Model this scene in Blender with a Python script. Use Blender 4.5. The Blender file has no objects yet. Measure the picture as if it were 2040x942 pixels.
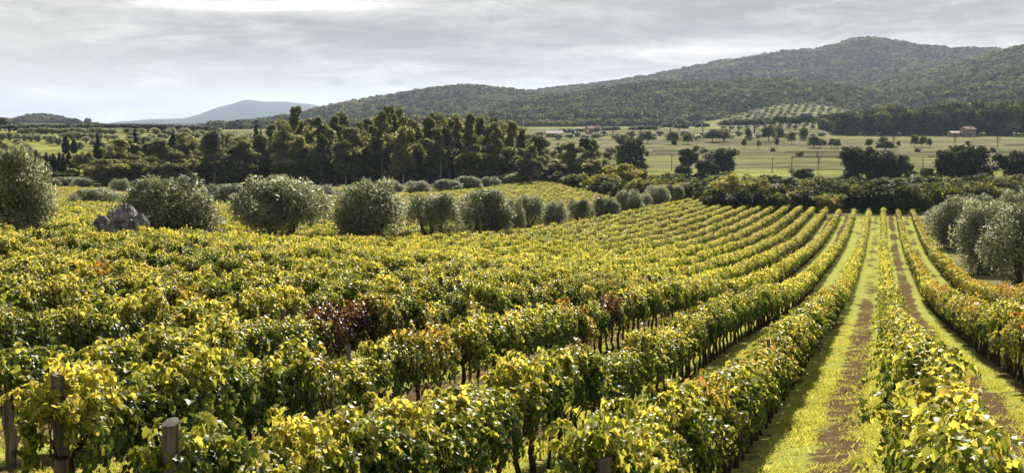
import bpy, math, random
import numpy as np
R = math.radians
rng = np.random.default_rng(7)
random.seed(7)
scene = bpy.context.scene
COL = scene.collection

# ------------------------------------------------------------------ camera, sky, sun, exposure
F, CX, CY, HZ = 2600.0, 1020.0, 471.0, 235.0          # focal length and centre in photo pixels, horizon line
PITCH = math.atan((CY - HZ) / F)
cam_d = bpy.data.cameras.new('camera')
cam_d.sensor_width = 36.0
cam_d.lens = 36.0 * F / 2040.0
cam_d.clip_start, cam_d.clip_end = 0.2, 80000.0
cam = bpy.data.objects.new('camera', cam_d)
COL.objects.link(cam)
cam.location = (0, 0, 0)                               # the camera is the origin; the ground lies below it
cam.rotation_euler = (R(90) - PITCH, 0, 0)
scene.camera = cam

SUN_AZ, SUN_EL = R(11.5), R(30)                           # clockwise from +Y (the view), above the horizon
sun_d = bpy.data.lights.new('sun', 'SUN')
sun_d.energy = 5.0
sun_d.angle = R(0.5)
sun_d.color = (1.0, 0.94, 0.84)
sun = bpy.data.objects.new('sun', sun_d)
COL.objects.link(sun)
sun.rotation_euler = (R(90) - SUN_EL, 0, math.pi - SUN_AZ)
scene.view_settings.view_transform = 'Standard'
scene.view_settings.look = 'None'
scene.view_settings.gamma = 1.0
scene.view_settings.use_curve_mapping = False
scene.view_settings.exposure = 1.3
scene.render.engine = 'CYCLES'
cy = scene.cycles
cy.max_bounces, cy.diffuse_bounces, cy.glossy_bounces = 5, 2, 2
cy.transmission_bounces, cy.transparent_max_bounces, cy.volume_bounces = 3, 4, 0
cy.use_denoising = True
cy.caustics_reflective = cy.caustics_refractive = False


class NT:
    """Small helper for building node trees."""
    def __init__(s, tree):
        s.t = tree
        s.t.nodes.clear()

    def n(s, typ, **kw):
        nd = s.t.nodes.new(typ)
        for k, v in kw.items():
            setattr(nd, k, v)
        return nd

    def put(s, sock, v):
        if isinstance(v, bpy.types.NodeSocket):
            s.t.links.new(v, sock)
        else:
            sock.default_value = v

    def m(s, op, a, b=None, c=None, clamp=False):
        nd = s.n('ShaderNodeMath', operation=op, use_clamp=clamp)
        for i, v in enumerate((a, b, c)):
            if v is not None:
                s.put(nd.inputs[i], v)
        return nd.outputs[0]

    def mix(s, fac, a, b, blend='MIX'):
        nd = s.n('ShaderNodeMix', data_type='RGBA', blend_type=blend)
        s.put(nd.inputs[0], fac)
        s.put(nd.inputs[6], a if isinstance(a, bpy.types.NodeSocket) else (*a, 1))
        s.put(nd.inputs[7], b if isinstance(b, bpy.types.NodeSocket) else (*b, 1))
        return nd.outputs[2]

    def ramp(s, fac, stops, interp='LINEAR'):
        nd = s.n('ShaderNodeValToRGB')
        cr = nd.color_ramp
        cr.interpolation = interp
        while len(cr.elements) < len(stops):
            cr.elements.new(0.5)
        for e, (p, c) in zip(cr.elements, stops):
            e.position = p
            e.color = (*c, 1) if len(c) == 3 else c
        s.put(nd.inputs[0], fac)
        return nd.outputs[0]

    def smooth(s, v, lo, hi):
        nd = s.n('ShaderNodeMapRange', interpolation_type='SMOOTHSTEP')
        s.put(nd.inputs[0], v)
        nd.inputs[1].default_value, nd.inputs[2].default_value = lo, hi
        return nd.outputs[0]

    def noise(s, vec, scale, detail=4, rough=0.55, dist=0.0):
        nd = s.n('ShaderNodeTexNoise')
        s.put(nd.inputs['Vector'], vec)
        nd.inputs['Scale'].default_value = scale
        nd.inputs['Detail'].default_value = detail
        nd.inputs['Roughness'].default_value = rough
        nd.inputs['Distortion'].default_value = dist
        return nd.outputs[0]

    def xyz(s, x, y, z):
        nd = s.n('ShaderNodeCombineXYZ')
        for i, v in enumerate((x, y, z)):
            s.put(nd.inputs[i], v)
        return nd.outputs[0]


# ---- the sky: Nishita air with layered cloud
world = bpy.data.worlds.new('World')
scene.world = world
world.use_nodes = True
w = NT(world.node_tree)
sky = w.n('ShaderNodeTexSky', sky_type='NISHITA', sun_disc=False)
sky.sun_elevation, sky.sun_rotation = SUN_EL, SUN_AZ
sky.air_density, sky.dust_density = 1.0, 2.5
gen = w.n('ShaderNodeTexCoord').outputs['Generated']
sep = w.n('ShaderNodeSeparateXYZ')
w.put(sep.inputs[0], gen)
dx, dy, dz = sep.outputs
w.put(sky.inputs[0], w.xyz(dx, dy, w.m('MAXIMUM', dz, 0.004))) if sky.inputs else None
az = w.m('ARCTAN2', dx, dy)                            # azimuth, elevation of the sky direction
el = w.m('ARCSINE', dz)


def uaz(u): return math.atan((u - CX) / F)
def vel(v): return math.atan((HZ - v) / F)


def blob(u, v, wu, wv, soft=None):
    a = w.m('DIVIDE', w.m('SUBTRACT', az, uaz(u)), wu / F)
    b = w.m('DIVIDE', w.m('SUBTRACT', el, vel(v)), wv / F)
    d = w.m('ADD', w.m('MULTIPLY', a, a), w.m('MULTIPLY', b, b))
    return w.m('EXPONENT', w.m('MULTIPLY', d, -1.0))


p1 = w.xyz(w.m('MULTIPLY', az, 6.0), w.m('MULTIPLY', el, 44.0), 0.3)
p2 = w.xyz(w.m('MULTIPLY', az, 22.0), w.m('MULTIPLY', el, 80.0), 4.3)
n1 = w.noise(p1, 1.6, 8, 0.58, 0.7)
n2 = w.noise(p2, 1.0, 9, 0.66, 0.8)
nm = w.m('ADD', w.m('MULTIPLY', n1, 0.62), w.m('MULTIPLY', n2, 0.38))
dark = w.m('ADD', w.m('MULTIPLY', blob(900, 92, 560, 42), 0.70), w.m('MULTIPLY', blob(1700, 30, 620, 70), 0.50))
dark = w.m('ADD', dark, w.m('MULTIPLY', blob(380, 120, 240, 30), 0.18))
dark = w.m('ADD', dark, w.m('MULTIPLY', blob(1150, 30, 500, 40), 0.30))
lit = w.m('ADD', w.m('MULTIPLY', blob(520, 18, 430, 16), 1.15), w.m('MULTIPLY', blob(1280, 102, 300, 17), 0.9))
lit = w.m('ADD', lit, w.m('MULTIPLY', blob(1600, 92, 200, 16), 0.5))
lit = w.m('ADD', lit, w.m('MULTIPLY', blob(560, 192, 90, 10), 0.30))
lit = w.m('ADD', lit, w.m('MULTIPLY', blob(250, 85, 200, 12), 0.25))
tone = w.m('ADD', w.m('SUBTRACT', lit, dark), w.m('MULTIPLY', w.m('SUBTRACT', nm, 0.5), 4.9))
wisp = w.m('MULTIPLY', n2, 1.0)
spot = w.m('MULTIPLY', w.m('ADD', blob(672, 166, 15, 8), blob(790, 166, 12, 5)), w.smooth(n2, 0.28, 0.6))
spot = w.m('ADD', spot, w.m('MULTIPLY', blob(1126, 156, 10, 4), 0.5))
tone = w.m('SUBTRACT', tone, w.m('MULTIPLY', spot, 1.5))
cloud = w.ramp(w.m('ADD', w.m('MULTIPLY', tone, 0.5), 0.5, clamp=True),
               [(0.0, (1.48, 1.46, 1.38)), (0.25, (1.86, 1.82, 1.71)), (0.5, (2.46, 2.40, 2.23)), (0.75, (3.1, 3.0, 2.78)), (1.0, (4.5, 4.34, 4.05))])
# breaks in the cloud: thin blue-grey air low on the left
gap = w.m('MULTIPLY', w.m('ADD', blob(60, 110, 190, 50), w.m('MULTIPLY', blob(300, 190, 420, 45), 0.7)), w.smooth(n1, 0.62, 0.35))
cover = w.m('SUBTRACT', 1.0, w.m('MULTIPLY', gap, 0.5), clamp=True)
air = w.mix(0.8, sky.outputs[0], (2.1, 2.36, 2.36))
skycol = w.mix(cover, air, cloud)
# overhead and behind the camera the cloud breaks up and the clear, darker blue shows
breaks = w.m('MULTIPLY', w.smooth(el, R(7), R(24)), w.m('ADD', 0.75, w.m('MULTIPLY', w.smooth(w.noise(gen, 2.2, 5, 0.6), 0.62, 0.42), 0.25)))
skycol = w.mix(breaks, skycol, w.mix(0.6, sky.outputs[0], (1.05, 1.1, 1.12)))
bg = w.n('ShaderNodeBackground')
w.put(bg.inputs[0], skycol)
bg.inputs[1].default_value = 0.105
w.t.links.new(bg.outputs[0], w.n('ShaderNodeOutputWorld').inputs[0])

# ------------------------------------------------------------------ object helpers
def link(o, parent=None):
    COL.objects.link(o)
    if parent is not None:
        o.parent = parent
    return o


def tag(o, label=None, cat=None, group=None, kind=None):
    for k, v in (('label', label), ('category', cat), ('group', group), ('kind', kind)):
        if v:
            o[k] = v
    return o


def mesh(name, verts, faces, mats=(), attrs=None, smooth=False, midx=None):
    """faces: an (n,k) array or a list of tuples."""
    me = bpy.data.meshes.new(name)
    verts = np.asarray(verts, dtype=np.float32)
    if isinstance(faces, np.ndarray):
        nf, k = faces.shape
        me.vertices.add(len(verts))
        me.vertices.foreach_set('co', verts.ravel())
        me.loops.add(nf * k)
        me.loops.foreach_set('vertex_index', faces.astype(np.int32).ravel())
        me.polygons.add(nf)
        me.polygons.foreach_set('loop_start', np.arange(0, nf * k, k, dtype=np.int32))
        me.update(calc_edges=True)
    else:
        me.from_pydata(verts.tolist(), [], faces)
    for m_ in (mats if isinstance(mats, (list, tuple)) else [mats]):
        me.materials.append(m_)
    for an, (typ, arr) in (attrs or {}).items():
        at = me.attributes.new(an, typ, 'POINT')
        at.data.foreach_set('color' if typ == 'FLOAT_COLOR' else 'value', np.asarray(arr, dtype=np.float32).ravel())
    if midx is not None:
        me.polygons.foreach_set('material_index', np.asarray(midx, dtype=np.int32))
    if smooth:
        me.polygons.foreach_set('use_smooth', np.ones(len(me.polygons), dtype=bool))
    me.validate()
    return me


def empty(name, loc, rz=0.0, sc=(1, 1, 1)):
    o = bpy.data.objects.new(name, None)
    o.empty_display_size = 0.3
    o.location, o.rotation_euler, o.scale = loc, (0, 0, rz), sc
    return link(o)


ONES = ['', 'first', 'second', 'third', 'fourth', 'fifth', 'sixth', 'seventh', 'eighth', 'ninth', 'tenth', 'eleventh', 'twelfth', 'thirteenth',
        'fourteenth', 'fifteenth', 'sixteenth', 'seventeenth', 'eighteenth', 'nineteenth']
TENS = ['', '', 'twent', 'thirt', 'fort', 'fift', 'sixt', 'sevent', 'eight', 'ninet']
def nth(n):
    if n < 20:
        return ONES[n]
    t, r = divmod(n, 10)
    return TENS[t] + ('ieth' if r == 0 else 'y-' + ONES[r])


# ------------------------------------------------------------------ materials
def new_mat(name):
    m_ = bpy.data.materials.new(name)
    m_.use_nodes = True
    return m_, NT(m_.node_tree)


def leaf_mat(name, stops, trans=0.4, rough=0.45, spec=0.4, tcol=1.5, jitter=0.3, tsat=(1.1, 1.0, 0.55), stands=0.0):
    m_, t = new_mat(name)
    at = t.n('ShaderNodeAttribute', attribute_name='tone').outputs['Fac']
    rnd = t.n('ShaderNodeObjectInfo').outputs['Random']
    f = t.m('ADD', at, t.m('MULTIPLY', t.m('SUBTRACT', rnd, 0.5), jitter), clamp=True)
    if stands:                                            # stands of lighter and darker kinds of tree
        wp_ = t.n('ShaderNodeNewGeometry').outputs['Position']
        f = t.m('ADD', f, t.m('MULTIPLY', t.m('SUBTRACT', t.noise(wp_, 0.0055, 5, 0.6), 0.5), stands), clamp=True)
    col = t.ramp(f, stops)
    p = t.n('ShaderNodeBsdfPrincipled')
    t.put(p.inputs['Base Color'], col)
    p.inputs['Roughness'].default_value = rough
    p.inputs['Specular IOR Level'].default_value = spec
    tr = t.n('ShaderNodeBsdfTranslucent')
    t.put(tr.inputs[0], t.mix(1.0, col, tuple(tcol * c for c in tsat), 'MULTIPLY'))
    mx = t.n('ShaderNodeMixShader')
    t.put(mx.inputs[0], t.m('MULTIPLY', t.m('ADD', 0.35, f), trans))    # pale old leaves let more light through
    t.t.links.new(p.outputs[0], mx.inputs[1])
    t.t.links.new(tr.outputs[0], mx.inputs[2])
    t.t.links.new(mx.outputs[0], t.n('ShaderNodeOutputMaterial').inputs[0])
    return m_


def plain_mat(name, c1, c2, scale=6.0, rough=0.85, stretch=(1, 1, 1), bump=0.0, spec=0.2, dist=0.3):
    m_, t = new_mat(name)
    co = t.n('ShaderNodeTexCoord').outputs['Object']
    mp = t.n('ShaderNodeMapping')
    t.put(mp.inputs[0], co)
    mp.inputs['Scale'].default_value = stretch
    nz = t.noise(mp.outputs[0], scale, 6, 0.6, dist)
    p = t.n('ShaderNodeBsdfPrincipled')
    t.put(p.inputs['Base Color'], t.mix(t.smooth(nz, 0.32, 0.68), c1, c2))
    p.inputs['Roughness'].default_value = rough
    p.inputs['Specular IOR Level'].default_value = spec
    if bump:
        b = t.n('ShaderNodeBump')
        b.inputs['Strength'].default_value = bump
        t.put(b.inputs['Height'], nz)
        t.t.links.new(b.outputs[0], p.inputs['Normal'])
    t.t.links.new(p.outputs[0], t.n('ShaderNodeOutputMaterial').inputs[0])
    return m_


VINE_STOPS = [(0.0, (0.022, 0.045, 0.012)), (0.30, (0.060, 0.095, 0.018)), (0.52, (0.19, 0.205, 0.032)), (0.80, (0.38, 0.36, 0.062)), (1.0, (0.45, 0.36, 0.07))]
GOLD_STOPS = [(0.0, (0.035, 0.05, 0.012)), (0.28, (0.13, 0.14, 0.025)), (0.65, (0.38, 0.32, 0.055)), (0.9, (0.40, 0.25, 0.05)), (1.0, (0.28, 0.08, 0.02))]
RED_STOPS = [(0.0, (0.012, 0.016, 0.008)), (0.25, (0.035, 0.026, 0.012)), (0.48, (0.11, 0.05, 0.024)), (0.66, (0.22, 0.115, 0.035)), (0.85, (0.26, 0.22, 0.04)), (1.0, (0.36, 0.32, 0.06))]
M = {}
M['vine'] = leaf_mat('vine_leaf', VINE_STOPS, 0.42, 0.50, 0.20, 1.75, 0.22, (1.07, 1.0, 0.72))
M['gold'] = leaf_mat('golden_vine_leaf', GOLD_STOPS, 0.42, 0.50, 0.2, 1.6, 0.25, (1.07, 1.0, 0.7))
M['red'] = leaf_mat('red_vine_leaf', RED_STOPS, 0.35, 0.45, 0.3, 1.4, 0.1, (1.1, 0.8, 0.5))
M['olive'] = leaf_mat('olive_leaf', [(0.0, (0.045, 0.052, 0.022)), (0.35, (0.15, 0.165, 0.08)), (0.7, (0.34, 0.35, 0.22)), (1.0, (0.55, 0.56, 0.42))], 0.42, 0.55, 0.25, 1.3, 0.15, (1, 1, 0.75))
M['euc'] = leaf_mat('eucalyptus_leaf', [(0.0, (0.030, 0.040, 0.014)), (0.4, (0.14, 0.155, 0.055)), (0.75, (0.31, 0.31, 0.11)), (1.0, (0.44, 0.41, 0.18))], 0.42, 0.7, 0.12, 1.5, 0.30, (1.05, 1.0, 0.65))
M['oak'] = leaf_mat('oak_leaf', [(0.0, (0.014, 0.021, 0.008)), (0.6, (0.050, 0.066, 0.020)), (1.0, (0.13, 0.14, 0.045))], 0.25, 0.75, 0.1, 1.4, 0.25)
M['bush'] = leaf_mat('shrub_leaf', [(0.0, (0.024, 0.034, 0.012)), (0.5, (0.090, 0.11, 0.030)), (0.85, (0.19, 0.20, 0.05)), (1.0, (0.30, 0.26, 0.07))], 0.36, 0.7, 0.12, 1.6, 0.4)
M['yellow'] = leaf_mat('yellow_leaf', [(0.0, (0.06, 0.07, 0.015)), (0.45, (0.20, 0.20, 0.04)), (1.0, (0.44, 0.40, 0.08))], 0.4, 0.7, 0.12, 1.6, 0.2)
M['cypress'] = leaf_mat('cypress_needle', [(0.0, (0.006, 0.012, 0.006)), (1.0, (0.030, 0.045, 0.018))], 0.1, 0.6, 0.2, 1.0, 0.2)
M['pine'] = leaf_mat('pine_needle', [(0.0, (0.014, 0.024, 0.008)), (0.6, (0.050, 0.070, 0.020)), (1.0, (0.13, 0.14, 0.04))], 0.18, 0.6, 0.2, 1.2, 0.25)
M['forest'] = leaf_mat('forest_leaf', [(0.0, (0.018, 0.026, 0.013)), (0.45, (0.080, 0.096, 0.044)), (1.0, (0.28, 0.285, 0.14))], 0.2, 0.7, 0.1, 1.2, 0.7, stands=1.5)
M['grass'] = leaf_mat('grass_blade', [(0.0, (0.16, 0.185, 0.04)), (0.5, (0.33, 0.345, 0.08)), (0.85, (0.48, 0.465, 0.16)), (1.0, (0.50, 0.42, 0.18))], 0.4, 0.5, 0.3, 1.5, 0.25)
M['vinewood'] = plain_mat('vine_bark', (0.020, 0.014, 0.010), (0.075, 0.055, 0.038), 14, 0.9, (1, 1, .25), 0.5)
M['post'] = plain_mat('weathered_wood', (0.07, 0.052, 0.038), (0.20, 0.165, 0.13), 16, 0.85, (1, 1, .10), 0.5)
M['bark'] = plain_mat('tree_bark', (0.035, 0.028, 0.02), (0.10, 0.08, 0.06), 5, 0.9, (1, 1, .3), 0.4)
M['pale'] = plain_mat('eucalyptus_bark', (0.16, 0.13, 0.10), (0.38, 0.33, 0.27), 2, 0.8, (1, 1, .2), 0.2)
M['wire'] = plain_mat('galvanised_wire', (0.16, 0.16, 0.16), (0.30, 0.30, 0.29), 9, 0.5)

# ------------------------------------------------------------------ the lie of the land
VPX = 1754.0
_c, _s = math.cos(PITCH), math.sin(PITCH)


def ray(u, v):
    x, y = (u - CX) / F, (CY - v) / F
    X, Y, Z = x, _c + y * _s, -_s + y * _c
    return X / Y, Z / Y                                  # slope sideways and slope up per metre of depth


TPHI = ray(VPX, 400)[0]                                  # rows of vines run along this heading
PHI = math.atan(TPHI)
CPH, SPH = math.cos(PHI), math.sin(PHI)
PITCH_ROW, ROW0, VH = 2.5, 1.97, 1.52                    # row spacing, offset of the row left of the path, vine height


def row_o(k): return ROW0 + PITCH_ROW * k
def on_row(o, u, v=420):                                 # depth at which the row with offset o crosses picture column u
    p = ray(u, v)[0]
    return o / CPH / (TPHI - p)


tops = {1: [(466, 858), (700, 818), (944, 774), (1091, 725), (1190, 706), (1337, 652), (1636, 517), (1661, 492), (1691, 445)],
        2: [(196, 755), (343, 735), (490, 720), (589, 706), (687, 698), (800, 672), (915, 642), (1033, 620), (1118, 611), (1199, 598), (1337, 568)],
        3: [(0, 660), (147, 668), (294, 644), (427, 640), (549, 621), (655, 613), (782, 600), (906, 590), (1023, 574), (1118, 566), (1171, 562)],
        4: [(40, 603), (250, 606), (442, 593), (527, 582), (655, 576), (782, 565), (842, 556), (980, 545)],
        5: [(700, 546)], 6: [(700, 525)], 7: [(700, 508), (1556, 402)],
        -2: [(1848, 560), (1980, 610)], -3: [(1850, 485), (1895, 526), (2040, 580)],
        15: [(10, 455), (245, 456), (420, 462), (560, 470), (735, 474), (860, 468), (960, 463), (1050, 455), (1105, 447), (1207, 430), (1300, 410), (1385, 394)]}
cp = []                                                   # control points: sideways slope, ln depth, drop below the camera
for k, pts in tops.items():
    for u, v in pts:
        D = on_row(row_o(k), u, v)
        p, q = ray(u, v)
        cp.append((p, math.log(D), -q * D + VH))


def ctl(u, D, drop): cp.append(((u - CX) / F, math.log(D), drop))


for u, D, d in [(-200, 6, 3.3), (600, 6, 3.4), (1300, 6, 3.4), (2200, 6, 3.4), (1750, 10, 3.75), (1800, 14, 4.2), (2150, 14, 4.1), (1800, 24, 5.5), (2200, 30, 5.8), (1760, 40, 7.5),
                (-250, 14, 3.9), (-250, 30, 4.9), (-250, 60, 6.4), (2300, 60, 9.0), (2300, 110, 13.4), (1760, 235, 17.7), (1640, 238, 17.7), (1818, 233, 17.7), (2200, 233, 17.6),
                (190, 164, 11.9), (445, 196, 13.9), (640, 230, 14.9), (930, 311, 18.0), (1010, 345, 18.4), (100, 280, 16.6), (-250, 160, 11.0), (-250, 280, 16.4),
                (1100, 340, 18.4), (1235, 248, 17.6), (1500, 300, 19.0), (1800, 300, 19.0), (2200, 300, 19.0), (700, 350, 18.6), (350, 350, 18.3), (1000, 400, 19.2),
                (1300, 450, 20.3), (1700, 450, 20.3), (2200, 450, 20.3), (1300, 600, 19.0), (1800, 600, 19.0), (2250, 600, 19.0), (1300, 750, 16.7), (1800, 750, 16.7),
                (1300, 900, 13.8), (1800, 900, 13.8), (2300, 900, 13.8), (1300, 1080, 10.9), (1800, 1080, 10.9), (1200, 1500, 9.4), (1800, 1500, 9.4), (2300, 1500, 9.4),
                (-250, 430, 17.0), (100, 430, 17.2), (450, 430, 17.8), (-250, 540, 13.2), (100, 540, 13.4), (420, 540, 13.4), (-250, 640, 9.6), (100, 640, 9.7), (400, 640, 9.8),
                (-250, 740, 7.0), (100, 740, 7.2), (400, 740, 7.8), (700, 600, 17.5), (700, 800, 16), (950, 700, 17.5), (-250, 900, 9), (100, 900, 10), (500, 900, 11), (900, 1000, 12.0),
                (-250, 1500, 14), (300, 1500, 14), (800, 1500, 11)]:
    ctl(u, D, d)
cp = np.array(cp)
SCL = np.array([2.4, 1.0])
_P = cp[:, :2] * SCL


def _phi(r2): return 0.5 * r2 * np.log(r2 + 1e-12)


_n = len(_P)
_K = _phi(((_P[:, None] - _P[None]) ** 2).sum(-1)) + 0.012 * np.eye(_n)
_T = np.c_[np.ones(_n), _P]
_A = np.block([[_K, _T], [_T.T, np.zeros((3, 3))]])
_W = np.linalg.solve(_A, np.r_[cp[:, 2], np.zeros(3)])


def ground(X, Y):
    """Ground height at plan positions."""
    X, Y = np.broadcast_arrays(np.asarray(X, float), np.asarray(Y, float))
    sh = X.shape
    X, Y = X.ravel(), Y.ravel()
    Yc = np.clip(Y, 6.0, 1500.0)
    p = np.clip(X / np.maximum(Y, 6.0), -0.52, 0.52)
    q = np.c_[p, np.log(Yc)] * SCL
    out = np.empty(len(q))
    for a in range(0, len(q), 20000):
        b = q[a:a + 20000]
        out[a:a + 20000] = _phi(((b[:, None] - _P[None]) ** 2).sum(-1)) @ _W[:_n] + _W[_n] + b @ _W[_n + 1:]
    far = np.clip((np.log(np.maximum(Y, 1)) - math.log(1500)) / 1.2, 0, 1)
    out = out * (1 - far) + np.maximum(14.0, 0.0058 * Y) * far
    return (-out).reshape(sh)


def gz(X, Y): return float(ground(X, Y))
def at(u, D): return (u - CX) / F * D                     # sideways position for a picture column at a depth
def plan(o, t): return (t * SPH - o * CPH, t * CPH + o * SPH)   # row offset and distance along the row -> plan


# ---- vineyard blocks: (row offset, nearest depth, farthest depth)
rows = []
near_end = {0: 9.2, 1: 8.5, 2: 11.4, 3: 14.6, -1: 5.5, -2: 5.5, -3: 7.0}
for k in range(-3, 16):
    o = row_o(k)
    far = 233 if k < 2 else 233 + (k - 2) * 4.2
    lo = near_end.get(k, on_row(o, -90))
    rows.append((k, o, lo, far))
for o in np.arange(46.5, 93, 2.5):
    rows.append((None, o, on_row(o, -60), 258 + (o - 46.5) * 2.4))
for o in np.arange(98.5, 190, 2.6):
    rows.append((None, o, on_row(o, -60), min(330, 322 - (o - 98) * 0.3)))


def in_vines(X, Y):
    """1 inside a block of vines."""
    o = Y * SPH - X * CPH
    far = np.where(o < 7, 236, np.where(o < 41.5, 233 + (o - 7) / 2.5 * 4.2, np.where(o < 95, 258 + (o - 46.5) * 2.4, 325)))
    ok = (o > -8) & (o < 195) & (Y < far) & (Y > -60)
    return ok.astype(float), o


# ---- ground sheet
ys = np.concatenate([[-80, -40, -15, -4, 0, 2], np.geomspace(3, 60000, 470)])
ps = np.sort(np.concatenate([np.linspace(-0.46, 0.46, 380), np.linspace(-2.2, -0.48, 26), np.linspace(0.48, 2.2, 26)]))
PG, YG = np.meshgrid(ps, ys)
XG = PG * (np.abs(YG) + np.where(YG < 3, 8, 0))
ZG = ground(XG, YG)
iv, OG = in_vines(XG, YG)
# base colour of each field
gc = np.zeros(XG.shape + (4,))
def wav(a, sc, seed):
    r = np.random.default_rng(seed)
    v = np.zeros_like(a)
    for i in range(5):
        v += np.sin(a * sc * (1.7 ** i) + r.uniform(0, 6.28)) / (1.5 ** i)
    return v
gc[..., :3] = (0.11, 0.115, 0.035)
fields = [(330, 400, (0.10, 0.11, 0.03)), (400, 440, (0.17, 0.20, 0.035)), (440, 470, (0.14, 0.15, 0.045)), (470, 520, (0.20, 0.22, 0.045)), (520, 560, (0.12, 0.115, 0.05)),
          (560, 640, (0.145, 0.145, 0.05)), (640, 700, (0.10, 0.095, 0.05)), (700, 790, (0.135, 0.125, 0.065)), (790, 900, (0.12, 0.11, 0.06)), (900, 960, (0.19, 0.19, 0.07)),
          (960, 1150, (0.12, 0.12, 0.05)), (1150, 1260, (0.10, 0.105, 0.045)), (1260, 1400, (0.22, 0.23, 0.08)), (1400, 70000, (0.06, 0.07, 0.035))]
gc[(YG >= 1400), :3] = (0.05, 0.06, 0.03)
fields = [(a, b, tuple(.62 * q * 1.25 + .38 * .12 * f for q, f in zip(c, (1.15, 1.1, .75)))) for a, b, c in fields]
fields += [(516, 522, (.035, .04, .018)), (636, 643, (.03, .034, .016)), (690, 702, (.04, .045, .02)), (786, 794, (.045, .05, .022)), (896, 902, (.04, .045, .02))]
edge = YG * (1 + 0.006 * wav(PG, 14, 3)) + 40 * PG
for a, b, c in fields:
    gc[(edge >= a) & (edge < b), :3] = c
gc[(YG < 330) & (iv < .5), :3] = (0.15, 0.13, 0.065)
lefthill = (YG > 390) & (PG < -0.17) & (YG < 770)
gc[lefthill, :3] = (0.23, 0.235, 0.07)
gc[..., 3] = iv
nr, ncol = XG.shape
idx = np.arange(nr * ncol).reshape(nr, ncol)
quads = np.stack([idx[:-1, :-1], idx[:-1, 1:], idx[1:, 1:], idx[1:, :-1]], -1).reshape(-1, 4)

mg, t = new_mat('ground_soil_and_grass')
ga = t.n('ShaderNodeAttribute', attribute_name='field')
pos = t.n('ShaderNodeNewGeometry').outputs['Position']
sp = t.n('ShaderNodeSeparateXYZ')
t.put(sp.inputs[0], pos)
px_, py_ = sp.outputs[0], sp.outputs[1]
oo = t.m('SUBTRACT', t.m('MULTIPLY', py_, SPH), t.m('MULTIPLY', px_, CPH))           # row offset
lane = t.m('DIVIDE', t.m('SUBTRACT', oo, ROW0), PITCH_ROW)
fr = t.m('FRACT', lane)
li = t.m('FLOOR', lane)
par = t.m('MODULO', t.m('ADD', t.m('ABSOLUTE', li), 1.0), 2.0)                        # every other lane is tilled more
flat = t.xyz(px_, py_, 0.0)
nA = t.noise(flat, 1.6, 6, 0.65, 0.4)
nB = t.noise(flat, 9.0, 5, 0.7)
nC = t.noise(flat, 0.12, 4, 0.5)
wob = t.m('MULTIPLY', t.m('SUBTRACT', t.noise(flat, 0.5, 3), 0.5), 0.30)
mid = t.m('ABSOLUTE', t.m('SUBTRACT', t.m('ADD', fr, wob), 0.45))
track = t.m('SUBTRACT', 1.0, t.smooth(mid, 0.09, 0.24))                               # bare strip in the middle of a lane
sparse = t.m('SUBTRACT', 1.05, t.m('MULTIPLY', t.m('LESS_THAN', t.m('ABSOLUTE', li), 0.5), 0.75))
first_lane = t.m('LESS_THAN', t.m('ABSOLUTE', t.m('ADD', li, 1.0)), 0.5)
sparse = t.m('SUBTRACT', sparse, t.m('MULTIPLY', first_lane, t.m('MULTIPLY', t.smooth(py_, 55.0, 95.0), 0.7)))
sparse = t.m('SUBTRACT', sparse, t.m('MULTIPLY', t.m('LESS_THAN', li, -2.5), 0.5))
under = t.smooth(t.m('ABSOLUTE', t.m('SUBTRACT', fr, 0.5)), 0.36, 0.46)                # bare strip under the vines
bare = t.m('ADD', t.m('MULTIPLY', track, t.m('MULTIPLY', sparse, 0.48)), t.m('MULTIPLY', under, 0.25))
lsel = t.smooth(li, 0.5, 1.5)
bare = t.m('ADD', bare, t.m('MULTIPLY', t.m('MULTIPLY', par, lsel), 0.20))
bare = t.m('ADD', bare, t.m('MULTIPLY', t.m('SUBTRACT', nA, 0.5), 1.5))
bare = t.m('ADD', bare, t.m('MULTIPLY', t.m('SUBTRACT', t.noise(t.xyz(t.m('MULTIPLY', oo, 1.0), t.m('MULTIPLY', py_, 0.22), 0.0), 0.45, 5, 0.6), 0.5), 1.9))
bare = t.m('ADD', bare, t.m('MULTIPLY', t.m('SUBTRACT', nB, 0.5), 1.0))
bare = t.smooth(bare, 0.16, 0.36)
soil = t.ramp(nB, [(0.28, (0.03, 0.019, 0.010)), (0.5, (0.105, 0.069, 0.036)), (0.78, (0.25, 0.18, 0.10))])
turf = t.ramp(t.m('ADD', t.m('MULTIPLY', nB, 0.6), t.m('MULTIPLY', nA, 0.4)), [(0.30, (0.12, 0.14, 0.028)), (0.5, (0.30, 0.315, 0.07)), (0.75, (0.48, 0.465, 0.16))])
vy = t.mix(bare, turf, soil)
st = t.noise(t.xyz(t.m('MULTIPLY', px_, 0.010), t.m('MULTIPLY', py_, 0.055), 0.0), 1.0, 6, 0.62, 0.3)
patch = t.noise(flat, 0.05, 6, 0.65, 0.3)
fine = t.noise(flat, 0.6, 5, 0.7)
fv = t.m('ADD', t.m('ADD', t.m('MULTIPLY', st, 1.3), t.m('MULTIPLY', patch, 0.9)), t.m('MULTIPLY', fine, 0.7))
fcol = t.mix(1.0, ga.outputs['Color'], t.ramp(t.m('DIVIDE', fv, 2.9), [(0.38, (0.35, 0.38, 0.34)), (0.48, (0.85, 0.85, 0.85)), (0.55, (1.2, 1.2, 1.05)), (0.63, (1.9, 1.85, 1.3))]), 'MULTIPLY')
p = t.n('ShaderNodeBsdfPrincipled')
t.put(p.inputs['Base Color'], t.mix(t.smooth(ga.outputs['Alpha'], 0.3, 0.7), fcol, vy))
p.inputs['Roughness'].default_value = 0.95
p.inputs['Specular IOR Level'].default_value = 0.0
b = t.n('ShaderNodeBump')
b.inputs['Strength'].default_value = 0.7
b.inputs['Distance'].default_value = 0.12
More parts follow.
